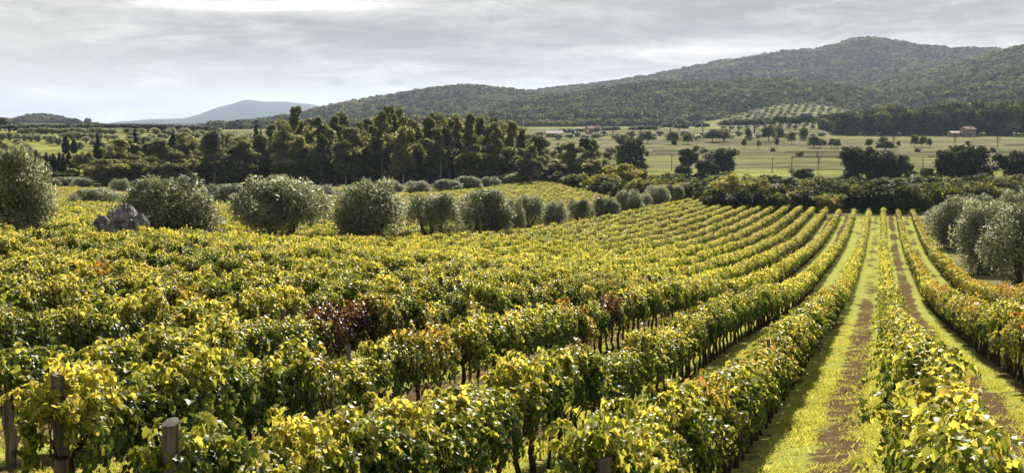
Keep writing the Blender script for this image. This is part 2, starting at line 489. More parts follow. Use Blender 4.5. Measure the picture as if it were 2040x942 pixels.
t.put(b.inputs['Height'], t.m('ADD', nB, t.m('MULTIPLY', nA, 1.0)))
t.t.links.new(b.outputs[0], p.inputs['Normal'])
t.t.links.new(p.outputs[0], t.n('ShaderNodeOutputMaterial').inputs[0])
g_me = mesh('ground', np.stack([XG, YG, ZG], -1).reshape(-1, 3), quads, mg, {'field': ('FLOAT_COLOR', gc.reshape(-1, 4))}, smooth=True)
tag(link(bpy.data.objects.new('ground', g_me)), 'vineyard slope and plain of fields running to the hills', None, None, 'structure')

# ------------------------------------------------------------------ hills
def vnoise(x, y, seed, octv=5):
    """Smooth value noise on numpy arrays."""
    out, amp = np.zeros_like(x), 1.0
    for o_ in range(octv):
        xi, yi = np.floor(x).astype(int), np.floor(y).astype(int)
        fx, fy = x - xi, y - yi
        fx, fy = fx * fx * (3 - 2 * fx), fy * fy * (3 - 2 * fy)
        def h(a, b_):
            n_ = (a * 374761393 + b_ * 668265263 + seed * 974711 + o_ * 7919) & 0x7fffffff
            n_ = ((n_ ^ (n_ >> 13)) * 1274126177) & 0x7fffffff
            return ((n_ ^ (n_ >> 16)) & 0xffff) / 65535.0 - 0.5
        v = (h(xi, yi) * (1 - fx) + h(xi + 1, yi) * fx) * (1 - fy) + (h(xi, yi + 1) * (1 - fx) + h(xi + 1, yi + 1) * fx) * fy
        out += amp * v
        amp *= 0.5
        x, y = x * 2.03, y * 2.03
    return out


class Hill:
    def __init__(s, prof, base, ridge, seed, rough, zb=-12.0, back=1.5, bend=1.25):
        s.pu = np.array([q[0] for q in prof], float)
        s.pv = np.array([q[1] for q in prof], float)
        s.base, s.ridge, s.seed, s.rough, s.zb, s.back, s.bend = base, ridge, seed, rough, zb, back, bend

    def pos(s, u, tt):
        u, tt = np.asarray(u, float), np.asarray(tt, float)
        v = np.interp(u, s.pu, s.pv)
        Rg = s.ridge * (1 + 0.05 * np.sin(u * 0.006 + s.seed))
        D = s.base + (Rg - s.base) * tt
        zr = (HZ - v) / F * Rg
        f = np.where(tt <= 1, np.clip(tt, 0, 1) ** s.bend, 1 - np.clip((tt - 1) / (s.back - 1), 0, 1) ** 1.6)
        f = np.where(tt < 1, f * (1 + 0.0 * tt), f)
        X = (u - CX) / F * D
        sc = 1 / (0.10 * (s.ridge - s.base) + 60)
        n_ = vnoise(X * sc, D * sc * 0.8, s.seed)
        env = np.clip(tt, 0, 1) * np.clip(1.0 - tt, 0, 1) * 4 * 0.8
        z = s.zb + (zr - s.zb) * f + n_ * s.rough * env
        return X, D, z

    def build(s, name, mat, label, nu=160, nt=90):
        U, T = np.meshgrid(np.linspace(s.pu[0], s.pu[-1], nu), np.linspace(-0.02, s.back, nt))
        X, D, Z = s.pos(U, T)
        Z = np.where(T < 0, s.zb - 6, Z)
        ii = np.arange(nu * nt).reshape(nt, nu)
        q = np.stack([ii[:-1, :-1], ii[:-1, 1:], ii[1:, 1:], ii[1:, :-1]], -1).reshape(-1, 4)
        me = mesh(name, np.stack([X, D, Z], -1).reshape(-1, 3), q, mat, smooth=True)
        return tag(link(bpy.data.objects.new(name, me)), label, None, None, 'structure')


M['scrub'] = plain_mat('scrub_ground', (0.035, 0.042, 0.016), (0.085, 0.09, 0.032), 0.02, 0.95, (1, 1, 1), 0.0, 0.0)
M['mount'] = plain_mat('mountain_scrub', (0.012, 0.018, 0.014), (0.026, 0.032, 0.02), 0.003, 0.95, (1, 1, 1), 0.0, 0.0)
M['grove'] = plain_mat('pale_grove_grass', (0.16, 0.165, 0.07), (0.25, 0.245, 0.12), 0.05, 0.95, (1, 1, 1), 0.0, 0.0)
h_low = Hill([(380, 268), (440, 258), (480, 250), (560, 240), (640, 222), (700, 209), (780, 195), (860, 182), (930, 175), (980, 180), (1040, 188), (1100, 193), (1200, 212), (1300, 235)], 1900, 3100, 3, 26, -18)
h_big = Hill([(960, 225), (1000, 205), (1060, 187), (1120, 179), (1200, 170), (1280, 158), (1360, 143), (1430, 128), (1500, 118), (1560, 108), (1620, 104), (1660, 95), (1690, 85), (1720, 81), (1760, 84),
               (1800, 92), (1850, 98), (1900, 102), (1990, 105), (2060, 110), (2200, 122), (2400, 150)], 2200, 4200, 5, 60)
h_mid = Hill([(820, 252), (880, 240), (930, 226), (1000, 212), (1060, 202), (1150, 191), (1230, 180), (1290, 173), (1350, 170), (1420, 171), (1500, 168), (1560, 166), (1620, 170), (1680, 178), (1740, 190), (1800, 205), (1880, 230)],
             1500, 2350, 8, 18, -10)
h_right = Hill([(1560, 235), (1620, 212), (1660, 195), (1700, 180), (1760, 164), (1850, 146), (1900, 136), (1960, 117), (2000, 106), (2040, 97), (2150, 72), (2300, 60), (2450, 70)], 1350, 2900, 11, 40, -10)
h_small = Hill([(-300, 236), (-200, 240), (-80, 243), (0, 248), (30, 244), (60, 236), (85, 233), (110, 236), (150, 248), (200, 256)], 2200, 3200, 14, 8)
h_far = Hill([(100, 258), (200, 248), (240, 243), (300, 238), (340, 237), (370, 236), (400, 228), (420, 220), (440, 213), (470, 206), (488, 200), (500, 199), (530, 203), (570, 203), (620, 208), (650, 213), (700, 225), (780, 242), (900, 258)],
             9000, 14000, 17, 30, -82)
h_low.build('hills', M['scrub'], 'low wooded hill behind the eucalyptus belt')
h_big.build('hills', M['scrub'], 'high wooded hill with a rounded summit')
h_mid.build('hills', M['scrub'], 'wooded foothill in front of the high hill')
h_right.build('hills', M['scrub'], 'wooded hill rising at the right edge')
h_small.build('hills', M['scrub'], 'small wooded hill on the left horizon')
h_far.build('mountain', M['mount'], 'distant blue mountain on the left horizon', 200, 60)
# slope that carries the gridded grove
h_grove = Hill([(1400, 243), (1450, 236), (1490, 225), (1540, 212), (1580, 208), (1640, 211), (1690, 222), (1740, 240)], 1180, 1420, 21, 0.0, -11, 1.6, 1.1)
h_grove.build('terrain', M['grove'], 'pale grassy slope under the gridded olive grove', 80, 40)

# ------------------------------------------------------------------ shape kit
def tube(path, radii, seg=8, cap=True):
    path = np.asarray(path, float)
    n_ = len(path)
    vs, fs = [], []
    for i in range(n_):
        d = path[min(i + 1, n_ - 1)] - path[max(i - 1, 0)]
        d /= np.linalg.norm(d) + 1e-9
        a = np.cross(d, (0.31, 0.95, 0.05)); a /= np.linalg.norm(a)
        b_ = np.cross(d, a)
        for j in range(seg):
            th = 2 * math.pi * j / seg
            vs.append(path[i] + radii[i] * (math.cos(th) * a + math.sin(th) * b_))
    for i in range(n_ - 1):
        for j in range(seg):
            j2 = (j + 1) % seg
            fs.append((i * seg + j, i * seg + j2, (i + 1) * seg + j2, (i + 1) * seg + j))
    if cap:
        fs.append(tuple(range(seg - 1, -1, -1)))
        fs.append(tuple((n_ - 1) * seg + j for j in range(seg)))
    return vs, fs


def join(parts):
    V, Fc = [], []
    for vs, fs in parts:
        b_ = len(V)
        V += [tuple(q) for q in vs]
        Fc += [tuple(i + b_ for i in f) for f in fs]
    return V, Fc


def unit(a): return a / (np.linalg.norm(a, axis=-1, keepdims=True) + 1e-9)


def leaves(pos_, nrm, tip, size, tv, tf, tone, wide=None):
    """Place copies of a leaf outline: pos, normal, tip direction, size, per-leaf tone."""
    z = unit(nrm)
    y = tip - (tip * z).sum(-1, keepdims=True) * z
    y = unit(y)
    x = np.cross(y, z)
    tv = np.asarray(tv, float)
    sx = size if wide is None else size * wide
    V = pos_[:, None] + (tv[None, :, 0:1] * sx[:, None, None]) * x[:, None] + (tv[None, :, 1:2] * size[:, None, None]) * y[:, None] + (tv[None, :, 2:3] * size[:, None, None]) * z[:, None]
    n_, m_ = len(pos_), len(tv)
    tf = np.asarray(tf, int)
    Fc = (tf[None] + (np.arange(n_) * m_)[:, None, None]).reshape(-1, tf.shape[1])
    return V.reshape(-1, 3), Fc, np.repeat(tone, m_)


# five-lobed vine leaf, folded along the midrib and drooping at the tip
_half = [(0.10, -0.14), (0.40, -0.20), (0.40, 0.04), (0.62, 0.30), (0.36, 0.42), (0.32, 0.68)]
LOBE_V = [(0, 0.05, 0)] + [(x, y, 0.28 * abs(x) - 0.22 * max(y, 0) ** 2) for x, y in _half] + [(0, 0.92, -0.26)] + [(-x, y, 0.28 * abs(x) - 0.22 * max(y, 0) ** 2) for x, y in reversed(_half)]
LOBE_F = [(0, i, i + 1) for i in range(1, len(LOBE_V) - 1)] + [(0, len(LOBE_V) - 1, 1)]
FOLD_V = [(0, -0.12, 0), (0.46, 0.18, 0.14), (0, 0.85, -0.16), (-0.46, 0.18, 0.14)]
FOLD_F = [(0, 1, 2), (0, 2, 3)]
BLADE_V = [(-0.5, 0, 0), (0.5, 0, 0), (0.34, 1, 0.08), (-0.34, 1, 0.08)]
BLADE_F = [(0, 1, 2, 3)]


def crown(name, lobes, n_, size, wide, mat, seed, drop=0.0, inner=0.55, upn=0.25, tone_up=0.35, gap=0.0):
    """A tree crown as leaf sprays spread through and over a set of ellipsoids."""
    r = np.random.default_rng(seed)
    lobes = np.asarray(lobes, float)
    area = (lobes[:, 3] * lobes[:, 4] + lobes[:, 3] * lobes[:, 5] + lobes[:, 4] * lobes[:, 5])
    li_ = r.choice(len(lobes), n_, p=area / area.sum())
    d = unit(r.normal(size=(n_, 3)))
    rad = 1 - inner * r.random(n_) ** 1.7
    rad *= 1 + 0.14 * vnoise(d[:, 0] * 3 + li_ * 7.3, d[:, 2] * 3 + d[:, 1] * 2, seed, 3) * 2
    L = lobes[li_]
    pos_ = L[:, :3] + d * L[:, 3:] * rad[:, None]
    if gap:
        g = vnoise(pos_[:, 0] * gap + 50, (pos_[:, 2] + pos_[:, 1] * 0.7) * gap + 50, seed + 3, 2)
        keep = g > -0.17
        pos_, d, rad, li_ = pos_[keep], d[keep], rad[keep], li_[keep]
        n_ = len(pos_)
    nrm = unit(d * 0.32 + r.normal(size=(n_, 3)) * 0.6 + np.array([0, 0, upn]))
    tip = r.normal(size=(n_, 3)) * 0.6 + d * 0.5 + np.array([0, 0, -drop if drop else 0.3])
    lt = r.uniform(-0.12, 0.12, len(lobes))
    tone_ = np.clip(0.42 + lt[li_] + r.normal(0, 0.20, n_), 0, 1)
    V, Fc, tn = leaves(pos_, nrm, tip, size * r.uniform(0.7, 1.3, n_), BLADE_V, BLADE_F, tone_, np.full(n_, wide))
    return mesh(name, V, Fc, mat, {'tone': ('FLOAT', tn)})


def wobble(p0, p1, n_, amp, r):
    p0, p1 = np.array(p0, float), np.array(p1, float)
    ts_ = np.linspace(0, 1, n_)
    pts = p0 + (p1 - p0) * ts_[:, None]
    pts[1:-1] += r.normal(size=(n_ - 2, 3)) * amp
    return pts


# ---- olive: squat many-lobed silvery crown on a short forked trunk (6 m wide, 5 m high)
def olive_proto(seed, opened=False):
    r = np.random.default_rng(seed)
    lobes = [(0, 0, 2.9, 2.2, 2.2, 1.4)] if opened else [(0, 0, 2.5, 2.4, 2.4, 1.9)]
    for i in range(11):
        a = r.uniform(0, 6.28)
        z_ = r.uniform(1.9 if opened else .9, 3.5)
        q = r.uniform(1.0, 1.9) * (.62 + .38 * math.sin(math.pi * min(1, z_ / 3.9)))
        lobes.append((q * math.cos(a), q * math.sin(a), z_, r.uniform(.8, 1.2), r.uniform(.75, 1.2), r.uniform(.7, 1.15)))
    for i in range(5):
        a = r.uniform(0, 6.28)
        q = r.uniform(0.2, 1.5)
        lobes.append((q * math.cos(a), q * math.sin(a), r.uniform(3.5, 4.1), .6, .6, .6))
    cm = crown('olive_crown', lobes, 21000, 0.175, 0.30, M['olive'], seed, inner=0.6, upn=0.55, gap=.8 if opened else 0.0)
    parts = []
    for i in range(4):
        a = i * 1.57 + r.uniform(-.4, .4)
        q = wobble((0.08 * math.cos(a), 0.08 * math.sin(a), -0.3), (1.2 * math.cos(a), 1.2 * math.sin(a), 2.8), 6, 0.10, r)
        q[1, :2] = (0.18 * math.cos(a), 0.18 * math.sin(a)); q[1, 2] = .5
        parts.append(tube(q, np.linspace(0.24, 0.06, 6)))
    V, Fc = join(parts)
    return mesh('olive_trunk', V, Fc, M['bark'], smooth=True), cm


# ---- eucalyptus: tall, slender, clumped crown with sky gaps, pale trunk (20 m high)
def euc_proto(seed, thin=False):
    r = np.random.default_rng(seed)
    H = 20.0
    lobes, parts = [], []
    bend = r.normal(0, 0.5, 2)
    tr = wobble((0, 0, -0.5), (bend[0], bend[1], H * 0.93), 9, 0.10, r)
    parts.append(tube(tr, np.linspace(0.26, 0.04, 9), 7))
    nl = 11 if thin else 20
    for i in range(nl):
        h = (0.42 if thin else 0.30) + (0.54 if thin else 0.66) * (i + r.uniform(0, 1)) / nl
        spread = (1.15 - 0.75 * h) * (2.6 if thin else 3.4) * r.uniform(0.1, 1.0)
        a = r.uniform(0, 6.28)
        c = tr[0] + (tr[-1] - tr[0]) * h
        c = np.array([c[0] + spread * math.cos(a), c[1] + spread * math.sin(a), H * h])
        s_ = r.uniform(0.75, 1.3) * (1.0 if thin else 1.15) * (0.75 if 0.72 < h < 0.82 else 1.0)
        lobes.append((*c, s_, s_, s_ * r.uniform(0.85, 1.35)))
        if spread > 0.5:
            z0 = max(1.0, c[2] - 1.8)
            b0 = tr[0] + (tr[-1] - tr[0]) * (z0 / (H * .93))
            parts.append(tube(wobble(b0, c, 4, 0.08, r), [0.11, 0.08, 0.05, 0.02], 5))
    lobes.append((bend[0], bend[1], H * 0.965, 0.7, 0.7, 1.2))
    cm = crown('eucalyptus_crown', lobes, 8500 if thin else 13000, 0.37, 0.42, M['euc'], seed, drop=0.7, inner=0.55, upn=0.35, gap=0.45)
    V, Fc = join(parts)
    return mesh('eucalyptus_trunk', V, Fc, M['pale'], smooth=True), cm


# ---- broad tree (oak): 10 m wide, 9 m high
def oak_proto(seed, mat='oak', n_=9000, h=9.0, w_=5.0, size=0.36, low=0.28, gap=0.0, bark='bark'):
    r = np.random.default_rng(seed)
    lobes = [(0, 0, h * .6, w_ * .55, w_ * .55, h * .28)]
    for i in range(13):
        a = r.uniform(0, 6.28)
        q = r.uniform(.25, .72) * w_
        z = h * r.uniform(low, .86)
        s_ = w_ * r.uniform(.20, .34)
        lobes.append((q * math.cos(a), q * math.sin(a), z - 0.06 * q * q / w_, s_, s_, s_ * r.uniform(.7, 1.1)))
    for i in range(4):
        lobes.append((r.normal() * w_ * .22, r.normal() * w_ * .22, h * .90, w_ * .15, w_ * .15, h * .10))
    cm = crown('crown', lobes, n_, size, 0.55, M[mat], seed, inner=0.7, upn=0.25, gap=gap)
    parts = [tube(wobble((0, 0, -0.4), (0.2, 0.1, h * .6), 6, 0.08 * w_ / 5, r), np.linspace(0.055 * w_, 0.02 * w_, 6), 7)]
    for i in range(5):
        a = i * 1.26 + r.uniform(-.3, .3)
        parts.append(tube(wobble((0, 0, h * .25), (w_ * .5 * math.cos(a), w_ * .5 * math.sin(a), h * .6), 5, .12, r), np.linspace(0.03 * w_, 0.008 * w_, 5), 5))
    V, Fc = join(parts)
    return mesh('trunk', V, Fc, M[bark], smooth=True), cm


def bush_proto(seed, mat, n_=4200, size=0.26):
    """Shrub about 4 m wide and 3.4 m high with foliage to the ground."""
    r = np.random.default_rng(seed)
    lobes = [(0, 0, 1.5, 1.3, 1.3, 1.3)]
    for i in range(10):
        a = r.uniform(0, 6.28)
        q = r.uniform(.5, 1.35)
        lobes.append((q * math.cos(a), q * math.sin(a), r.uniform(.5, 2.6), r.uniform(.5, .9), r.uniform(.5, .9), r.uniform(.5, .9)))
    for i in range(3):
        lobes.append((r.normal() * .7, r.normal() * .7, r.uniform(2.6, 3.2), .35, .35, .55))
    cm = crown('shrub_crown', lobes, n_, size, 0.5, M[mat], seed, inner=0.6)
    parts = []
    for i in range(5):
        a = i * 1.26
        parts.append(tube(wobble((0.1 * math.cos(a), .1 * math.sin(a), -0.2), (.9 * math.cos(a), .9 * math.sin(a), 2.0), 4, .1, r), (.07, .05, .04, .02), 5))
    V, Fc = join(parts)
    return mesh('shrub_stem', V, Fc, M['bark'], smooth=True), cm


def cypress_proto(seed):
    """12 m column."""
    r = np.random.default_rng(seed)
    lobes = []
    for i in range(15):
        h = i / 14
        rad = 1.05 * (math.sin(math.pi * min(1, 0.12 + h * 0.95)) ** 0.6) * (1 - 0.45 * h)
        lobes.append((r.normal() * .08, r.normal() * .08, 0.9 + h * 10.5, max(rad, .16), max(rad, .16), 1.0))
    cm = crown('cypress_crown', lobes, 4500, 0.42, 0.40, M['cypress'], seed, inner=0.5, upn=0.1)
    V, Fc = tube([(0, 0, -0.4), (0, 0, 3), (0, 0, 10)], (.22, .17, .04), 6)
    return mesh('cypress_trunk', V, Fc, M['bark'], smooth=True), cm


def pine_proto(seed):
    """Umbrella pine: 13 m wide flat-domed crown, 11 m high."""
    r = np.random.default_rng(seed)
    lobes = [(0, 0, 7.6, 4.8, 4.8, 2.0)]
    for i in range(14):
        a = r.uniform(0, 6.28)
        q = r.uniform(1.5, 5.0)
        lobes.append((q * math.cos(a), q * math.sin(a), 8.6 - 0.085 * q * q + r.uniform(-.5, .5), r.uniform(1.3, 2.0), r.uniform(1.3, 2.0), r.uniform(1.0, 1.6)))
    cm = crown('pine_crown', lobes, 5200, 0.55, 0.5, M['pine'], seed, inner=0.6)
    parts = [tube(wobble((0, 0, -0.5), (.3, .2, 7.8), 6, .08, r), np.linspace(.36, .2, 6), 7)]
    for i in range(6):
        a = i * 1.05
        parts.append(tube(wobble((.15, .1, 5.0 + r.uniform(0, 1)), (3.6 * math.cos(a), 3.6 * math.sin(a), 8.2), 4, .15, r), (.16, .12, .09, .05), 5))
    V, Fc = join(parts)
    return mesh('pine_trunk', V, Fc, M['bark'], smooth=True), cm


def bare_proto(seed):
    r = np.random.default_rng(seed)
    parts = [tube(wobble((0, 0, -.3), (.2, .1, 5), 5, .1, r), np.linspace(.2, .07, 5), 6)]
    for i in range(14):
        a = r.uniform(0, 6.28)
        z0 = r.uniform(1.6, 4.6)
        e = (r.uniform(1.0, 2.2) * math.cos(a), r.uniform(1.0, 2.2) * math.sin(a), z0 + r.uniform(1.5, 2.6))
        q = wobble((0.1, .05, z0), e, 4, .12, r)
        parts.append(tube(q, (.09, .06, .04, .02), 4))
        for j in range(3):
            parts.append(tube(wobble(q[2], q[3] + r.normal(0, .6, 3) + (0, 0, .4), 3, .05, r), (.035, .025, .012), 4))
    V, Fc = join(parts)
    return mesh('bare_trunk', V, Fc, M['bark'], smooth=True), None


PROTO = {'olive': [olive_proto(100 + i, i in (2, 4)) for i in range(5)],
         'euc': [euc_proto(200 + i) for i in range(5)] + [euc_proto(220 + i, True) for i in range(6)],
         'broad': [oak_proto(260 + i, 'euc', 10000, 13.0, 4.6, .40, .16, .40, 'pale') for i in range(4)],
         'oak': [oak_proto(300 + i, low=0.10) for i in range(3)],
         'bush': [bush_proto(400 + i, 'bush') for i in range(4)],
         'dark': [bush_proto(420 + i, 'oak') for i in range(2)],
         'yellow': [bush_proto(440 + i, 'yellow', 3000) for i in range(3)],
         'yellowtree': [oak_proto(460, 'yellow', 4500, 9, 4.0, .34)],
         'field': [oak_proto(480 + i, 'bush', 2600, 7, 3.2, .42, .3) for i in range(3)],
         'cypress': [cypress_proto(500 + i) for i in range(3)],
         'pine': [pine_proto(520 + i) for i in range(3)],
         'bare': [bare_proto(540 + i) for i in range(2)]}
SIZE = {'olive': (6.0, 5.1), 'euc': (5.2, 20.6), 'broad': (9.0, 13.0), 'oak': (10.0, 9.0), 'bush': (4.2, 3.5), 'dark': (4.2, 3.5), 'yellow': (4.2, 3.5), 'yellowtree': (8.0, 9.0), 'field': (6.4, 7.0),
        'cypress': (2.2, 12.4), 'pine': (12.6, 10.4), 'bare': (4.0, 6.6)}
for _k in SIZE:                                          # measured width and height of each kind
    if _k != 'bare':
        W_, H_ = [], []
        for _a, _b in PROTO[_k]:
            v_ = np.empty(len(_b.vertices) * 3); _b.vertices.foreach_get('co', v_); v_ = v_.reshape(-1, 3)
            W_.append(np.percentile(v_[:, 0], 98) - np.percentile(v_[:, 0], 2))
            H_.append(np.percentile(v_[:, 2], 99.5))
        SIZE[_k] = (float(np.mean(W_)), float(np.mean(H_)))
_joined = {}


def whole(kind, i):
    """Trunk and crown as one mesh, for trees only a few pixels high."""
    if (kind, i) not in _joined:
        a, b_ = PROTO[kind][i]
        va = np.empty(len(a.vertices) * 3); a.vertices.foreach_get('co', va); va = va.reshape(-1, 3)
        fa = [tuple(q.vertices) for q in a.polygons]
        vb = np.empty(len(b_.vertices) * 3); b_.vertices.foreach_get('co', vb); vb = vb.reshape(-1, 3)
        tb = np.empty(len(vb)); b_.attributes['tone'].data.foreach_get('value', tb)
        nq = len(b_.polygons)
        step = 1 if nq < 3000 else 3
        sel = np.arange(0, nq, step)
        vb = vb.reshape(nq, 4, 3)[sel]
        if step > 1:
            c = vb.mean(1, keepdims=True)
            vb = c + (vb - c) * 1.6
        vb = vb.reshape(-1, 3)
        tb = tb.reshape(nq, 4)[sel].ravel()
        fb = [tuple(len(va) + 4 * j + q for q in range(4)) for j in range(len(sel))]
        _joined[(kind, i)] = mesh(kind + '_small', np.r_[va, vb], fa + fb, [a.materials[0], b_.materials[0]], {'tone': ('FLOAT', np.r_[np.zeros(len(va)), tb])}, midx=[0] * len(fa) + [1] * len(fb))
    return _joined[(kind, i)]


def plant(name, kind, X, Y, wd, ht, label, cat='tree', group=None, small=False, z=None, idx=None):
    i = random.randrange(len(PROTO[kind])) if idx is None else idx % len(PROTO[kind])
    w0, h0 = SIZE[kind]
    loc = (X, Y, (gz(X, Y) if z is None else z) - 0.05)
    sc = (wd / w0, wd / w0, ht / h0)
    rz = random.uniform(0, 6.28)
    tr, cr = PROTO[kind][i]
    if small or cr is None:
        o = bpy.data.objects.new(name, whole(kind, i) if cr is not None else tr)
        o.location, o.rotation_euler, o.scale = loc, (0, 0, rz), sc
        link(o)
    else:
        o = empty(name, loc, rz, sc)
        link(bpy.data.objects.new('trunk', tr), o)
        link(bpy.data.objects.new('crown', cr), o)
    return tag(o, label, cat, group)


def px_h(u, D, vtop):
    """Height that reaches picture line vtop for something standing at column u, depth D."""
    X = at(u, D)
    return -(vtop - HZ) / F * D - gz(X, D)


# ------------------------------------------------------------------ olive trees by the vines
def od(o, u): return o / CPH / (TPHI - (u - CX) / F)
OLG = 'olive trees between the blocks of vines'
line1 = [(16, 134, 292, 'very large silvery olive tree cut by the left edge of the photo'), (325, 180, 354, 'wide round olive tree right beside the boulders'),
         (562, 182, 352, 'large olive tree with white-lit upper shoots and branching dark stems'),
         (733, 144, 361, 'tall broad olive tree with a visible forked trunk, mid-field'),
         (860, 112, 386, 'domed olive tree with open space under its crown'), (960, 112, 377, 'dark broad olive tree, just right of the domed one'),
         (1022, 44, 396, 'thin olive tree squeezed between the dark broad one and the upright one'), (1053, 66, 387, 'upright dark olive tree leaning over the vines'),
         (1105, 52, 401, 'small round olive tree where the field edge begins to climb'), (1155, 56, 397, 'low round olive tree next after the small climbing-edge one'),
         (1207, 56, 392, 'small olive tree on a leaning visible trunk'), (1250, 54, 379, 'pale olive tree, largest of the far end of the line'),
         (1281, 34, 385, 'slim olive tree tucked to the right of the pale one'), (1310, 50, 369, 'olive tree at the far corner, third from the line end'),
         (1345, 40, 368, 'round olive tree at the far corner, second from the line end'), (1368, 36, 363, 'last little olive tree at the far end of the line')]
for j, (u, wp, vt, lb) in enumerate(line1):
    D = od(42.4 + (0.6 if j % 2 else 0), u)
    plant('olive_tree', 'olive', at(u, D), D, (.88 if j else 1.0) * wp * D / F, px_h(u, D, vt), lb, 'tree', OLG, idx=j)
line2 = [(190, 84, 374, 'pale olive tree standing behind the boulders'), (238, 36, 356, 'small pale olive tree behind the pale one by the boulders'), (445, 78, 366, 'grey olive tree between the two wide front ones'),
         (548, 60, 348, 'tall pale olive tree rising behind the white-lit one'), (640, 56, 369, 'dim olive tree behind the gap left of the forked one'), (775, 50, 358, 'olive tree peeping above the right shoulder of the forked one'),
         (832, 46, 360, 'small olive tree above the domed one'), (890, 52, 357, 'olive tree in the back line with a dark base'), (931, 46, 350, 'round olive tree in the back line above the dark broad one'),
         (975, 36, 352, 'smallest olive tree in the back line'), (1012, 42, 345, 'last olive tree of the back line, against the dark belt')]
for j, (u, wp, vt, lb) in enumerate(line2):
    D = od(95 if u != 238 else 150, u)
    plant('olive_tree', 'olive', at(u, D), D, wp * D / F, max(2.2, px_h(u, D, vt)), lb, 'tree', 'olive trees of the back line', idx=j + 2)
for j, (u, wp, vt) in enumerate([(60, 50, 352), (95, 36, 355), (130, 52, 352), (165, 34, 353), (212, 40, 352), (268, 40, 355), (330, 44, 356), (372, 34, 358)]):
    D = 335 + (j % 3) * 8
    plant('olive_tree', 'olive', at(u, D), D, wp * D / F, px_h(u, D, vt), f'pale little olive tree at the yellow field edge, {nth(j + 1)} from the left', 'tree', 'olive trees at the far edge of the yellow field', idx=j)
for j, (u, wp, vt, o, lb) in enumerate([(1880, 66, 400, -9.0, 'grey olive tree at the top right corner of the vines'), (1912, 84, 384, -9.6, 'tall rounded olive tree beside the rightmost vine row'),
                                       (1975, 112, 388, -9.6, 'big leafy olive tree, second largest by the rightmost vine row'), (2050, 150, 384, -10.6, 'dark olive tree cut by the right edge, nearest of its line'),
                                       (1955, 60, 380, -16.5, 'pale olive tree behind the right-hand line'), (2035, 80, 372, -18.0, 'pale olive tree at the right edge, behind the dark nearest one'), (1945, 70, 392, -12.5, 'grey olive tree filling the gap between the tall rounded and the big leafy one'),
 (2010, 90, 396, -14.5, 'dusky olive tree just behind the big leafy one'), (2075, 110, 400, -15.0, 'olive tree only half inside the right edge, low down')]):
    D = od(o, u)
    plant('olive_tree', 'olive', at(u, D), D, wp * D / F, px_h(u, D, vt), lb, 'tree', 'olive trees to the right of the vines', idx=(0, 1, 3)[j % 3], z=gz(at(u, D), D) - .7)

# ------------------------------------------------------------------ boulders
def boulder(seed, rx, ry, rz):
    r = np.random.default_rng(seed)
    n1_, n2_ = 40, 26
    V = []
    for i in range(n2_ + 1):
        th = math.pi * i / n2_
        for j in range(n1_):
            a = 2 * math.pi * j / n1_
            V.append((math.sin(th) * math.cos(a), math.sin(th) * math.sin(a), math.cos(th)))
    V = np.array(V)
    for k_ in range(11):                                  # chipped flat by random planes
        nn = unit(r.normal(size=3) * (1, 1, .8))
        dd = r.uniform(.72, .94)
        over = np.clip(V @ nn - dd, 0, None)
        V = V - over[:, None] * nn * 0.92
    n_ = vnoise(V[:, 0] * 3 + 9, V[:, 1] * 3 + V[:, 2] * 4 + 9, seed, 5)
    V = V * (1 + 0.30 * n_)[:, None] * (rx, ry, rz)
    Fc = [(i * n1_ + j, i * n1_ + (j + 1) % n1_, (i + 1) * n1_ + (j + 1) % n1_, (i + 1) * n1_ + j) for i in range(n2_) for j in range(n1_)]
    return mesh('boulder', V, Fc, M['rock'])


m_, t = new_mat('lichened_rock')
co = t.n('ShaderNodeTexCoord').outputs['Object']
a1, a2, a3 = t.noise(co, 1.6, 8, .65, .6), t.noise(co, 5.0, 6, .7, .4), t.noise(co, 0.9, 3, .5)
c = t.ramp(t.m('ADD', t.m('MULTIPLY', a1, .6), t.m('MULTIPLY', a2, .4)), [(0.40, (0.03, 0.027, 0.025)), (0.47, (0.16, 0.145, 0.13)), (0.55, (0.36, 0.33, 0.29)), (0.7, (0.55, 0.50, 0.45))])
c = t.mix(t.smooth(a3, .55, .66), c, (0.30, 0.17, 0.11))
p = t.n('ShaderNodeBsdfPrincipled')
t.put(p.inputs['Base Color'], c)
p.inputs['Roughness'].default_value = .9
b = t.n('ShaderNodeBump'); b.inputs['Strength'].default_value = .9; b.inputs['Distance'].default_value = .2
t.put(b.inputs['Height'], t.m('ADD', a1, a2))
t.t.links.new(b.outputs[0], p.inputs['Normal'])
t.t.links.new(p.outputs[0], t.n('ShaderNodeOutputMaterial').inputs[0])
M['rock'] = m_
for u, D, rx, rz_, vt, sd, lb in [(205, 68.5, .78, 1.0, 430, 1, 'low pale boulder with reddish stains, left of the grey peak'), (252, 70, .95, 1.7, 411, 2, 'tall grey lichened boulder, highest of the outcrop'),
                                  (274, 69, .72, 1.2, 424, 3, 'sloping grey boulder leaning right of the highest one'), (222, 70.5, .55, 1.3, 424, 4, 'small reddish boulder wedged behind the pale low one')]:
    X = at(u, D)
    o = bpy.data.objects.new('boulder', boulder(sd * 13, rx * .9, rx, rz_))
    o.location = (X, D, -(vt + 5 - HZ) / F * D - rz_ * .86)
    tag(link(o), lb, 'boulder', 'boulders of the rock outcrop')

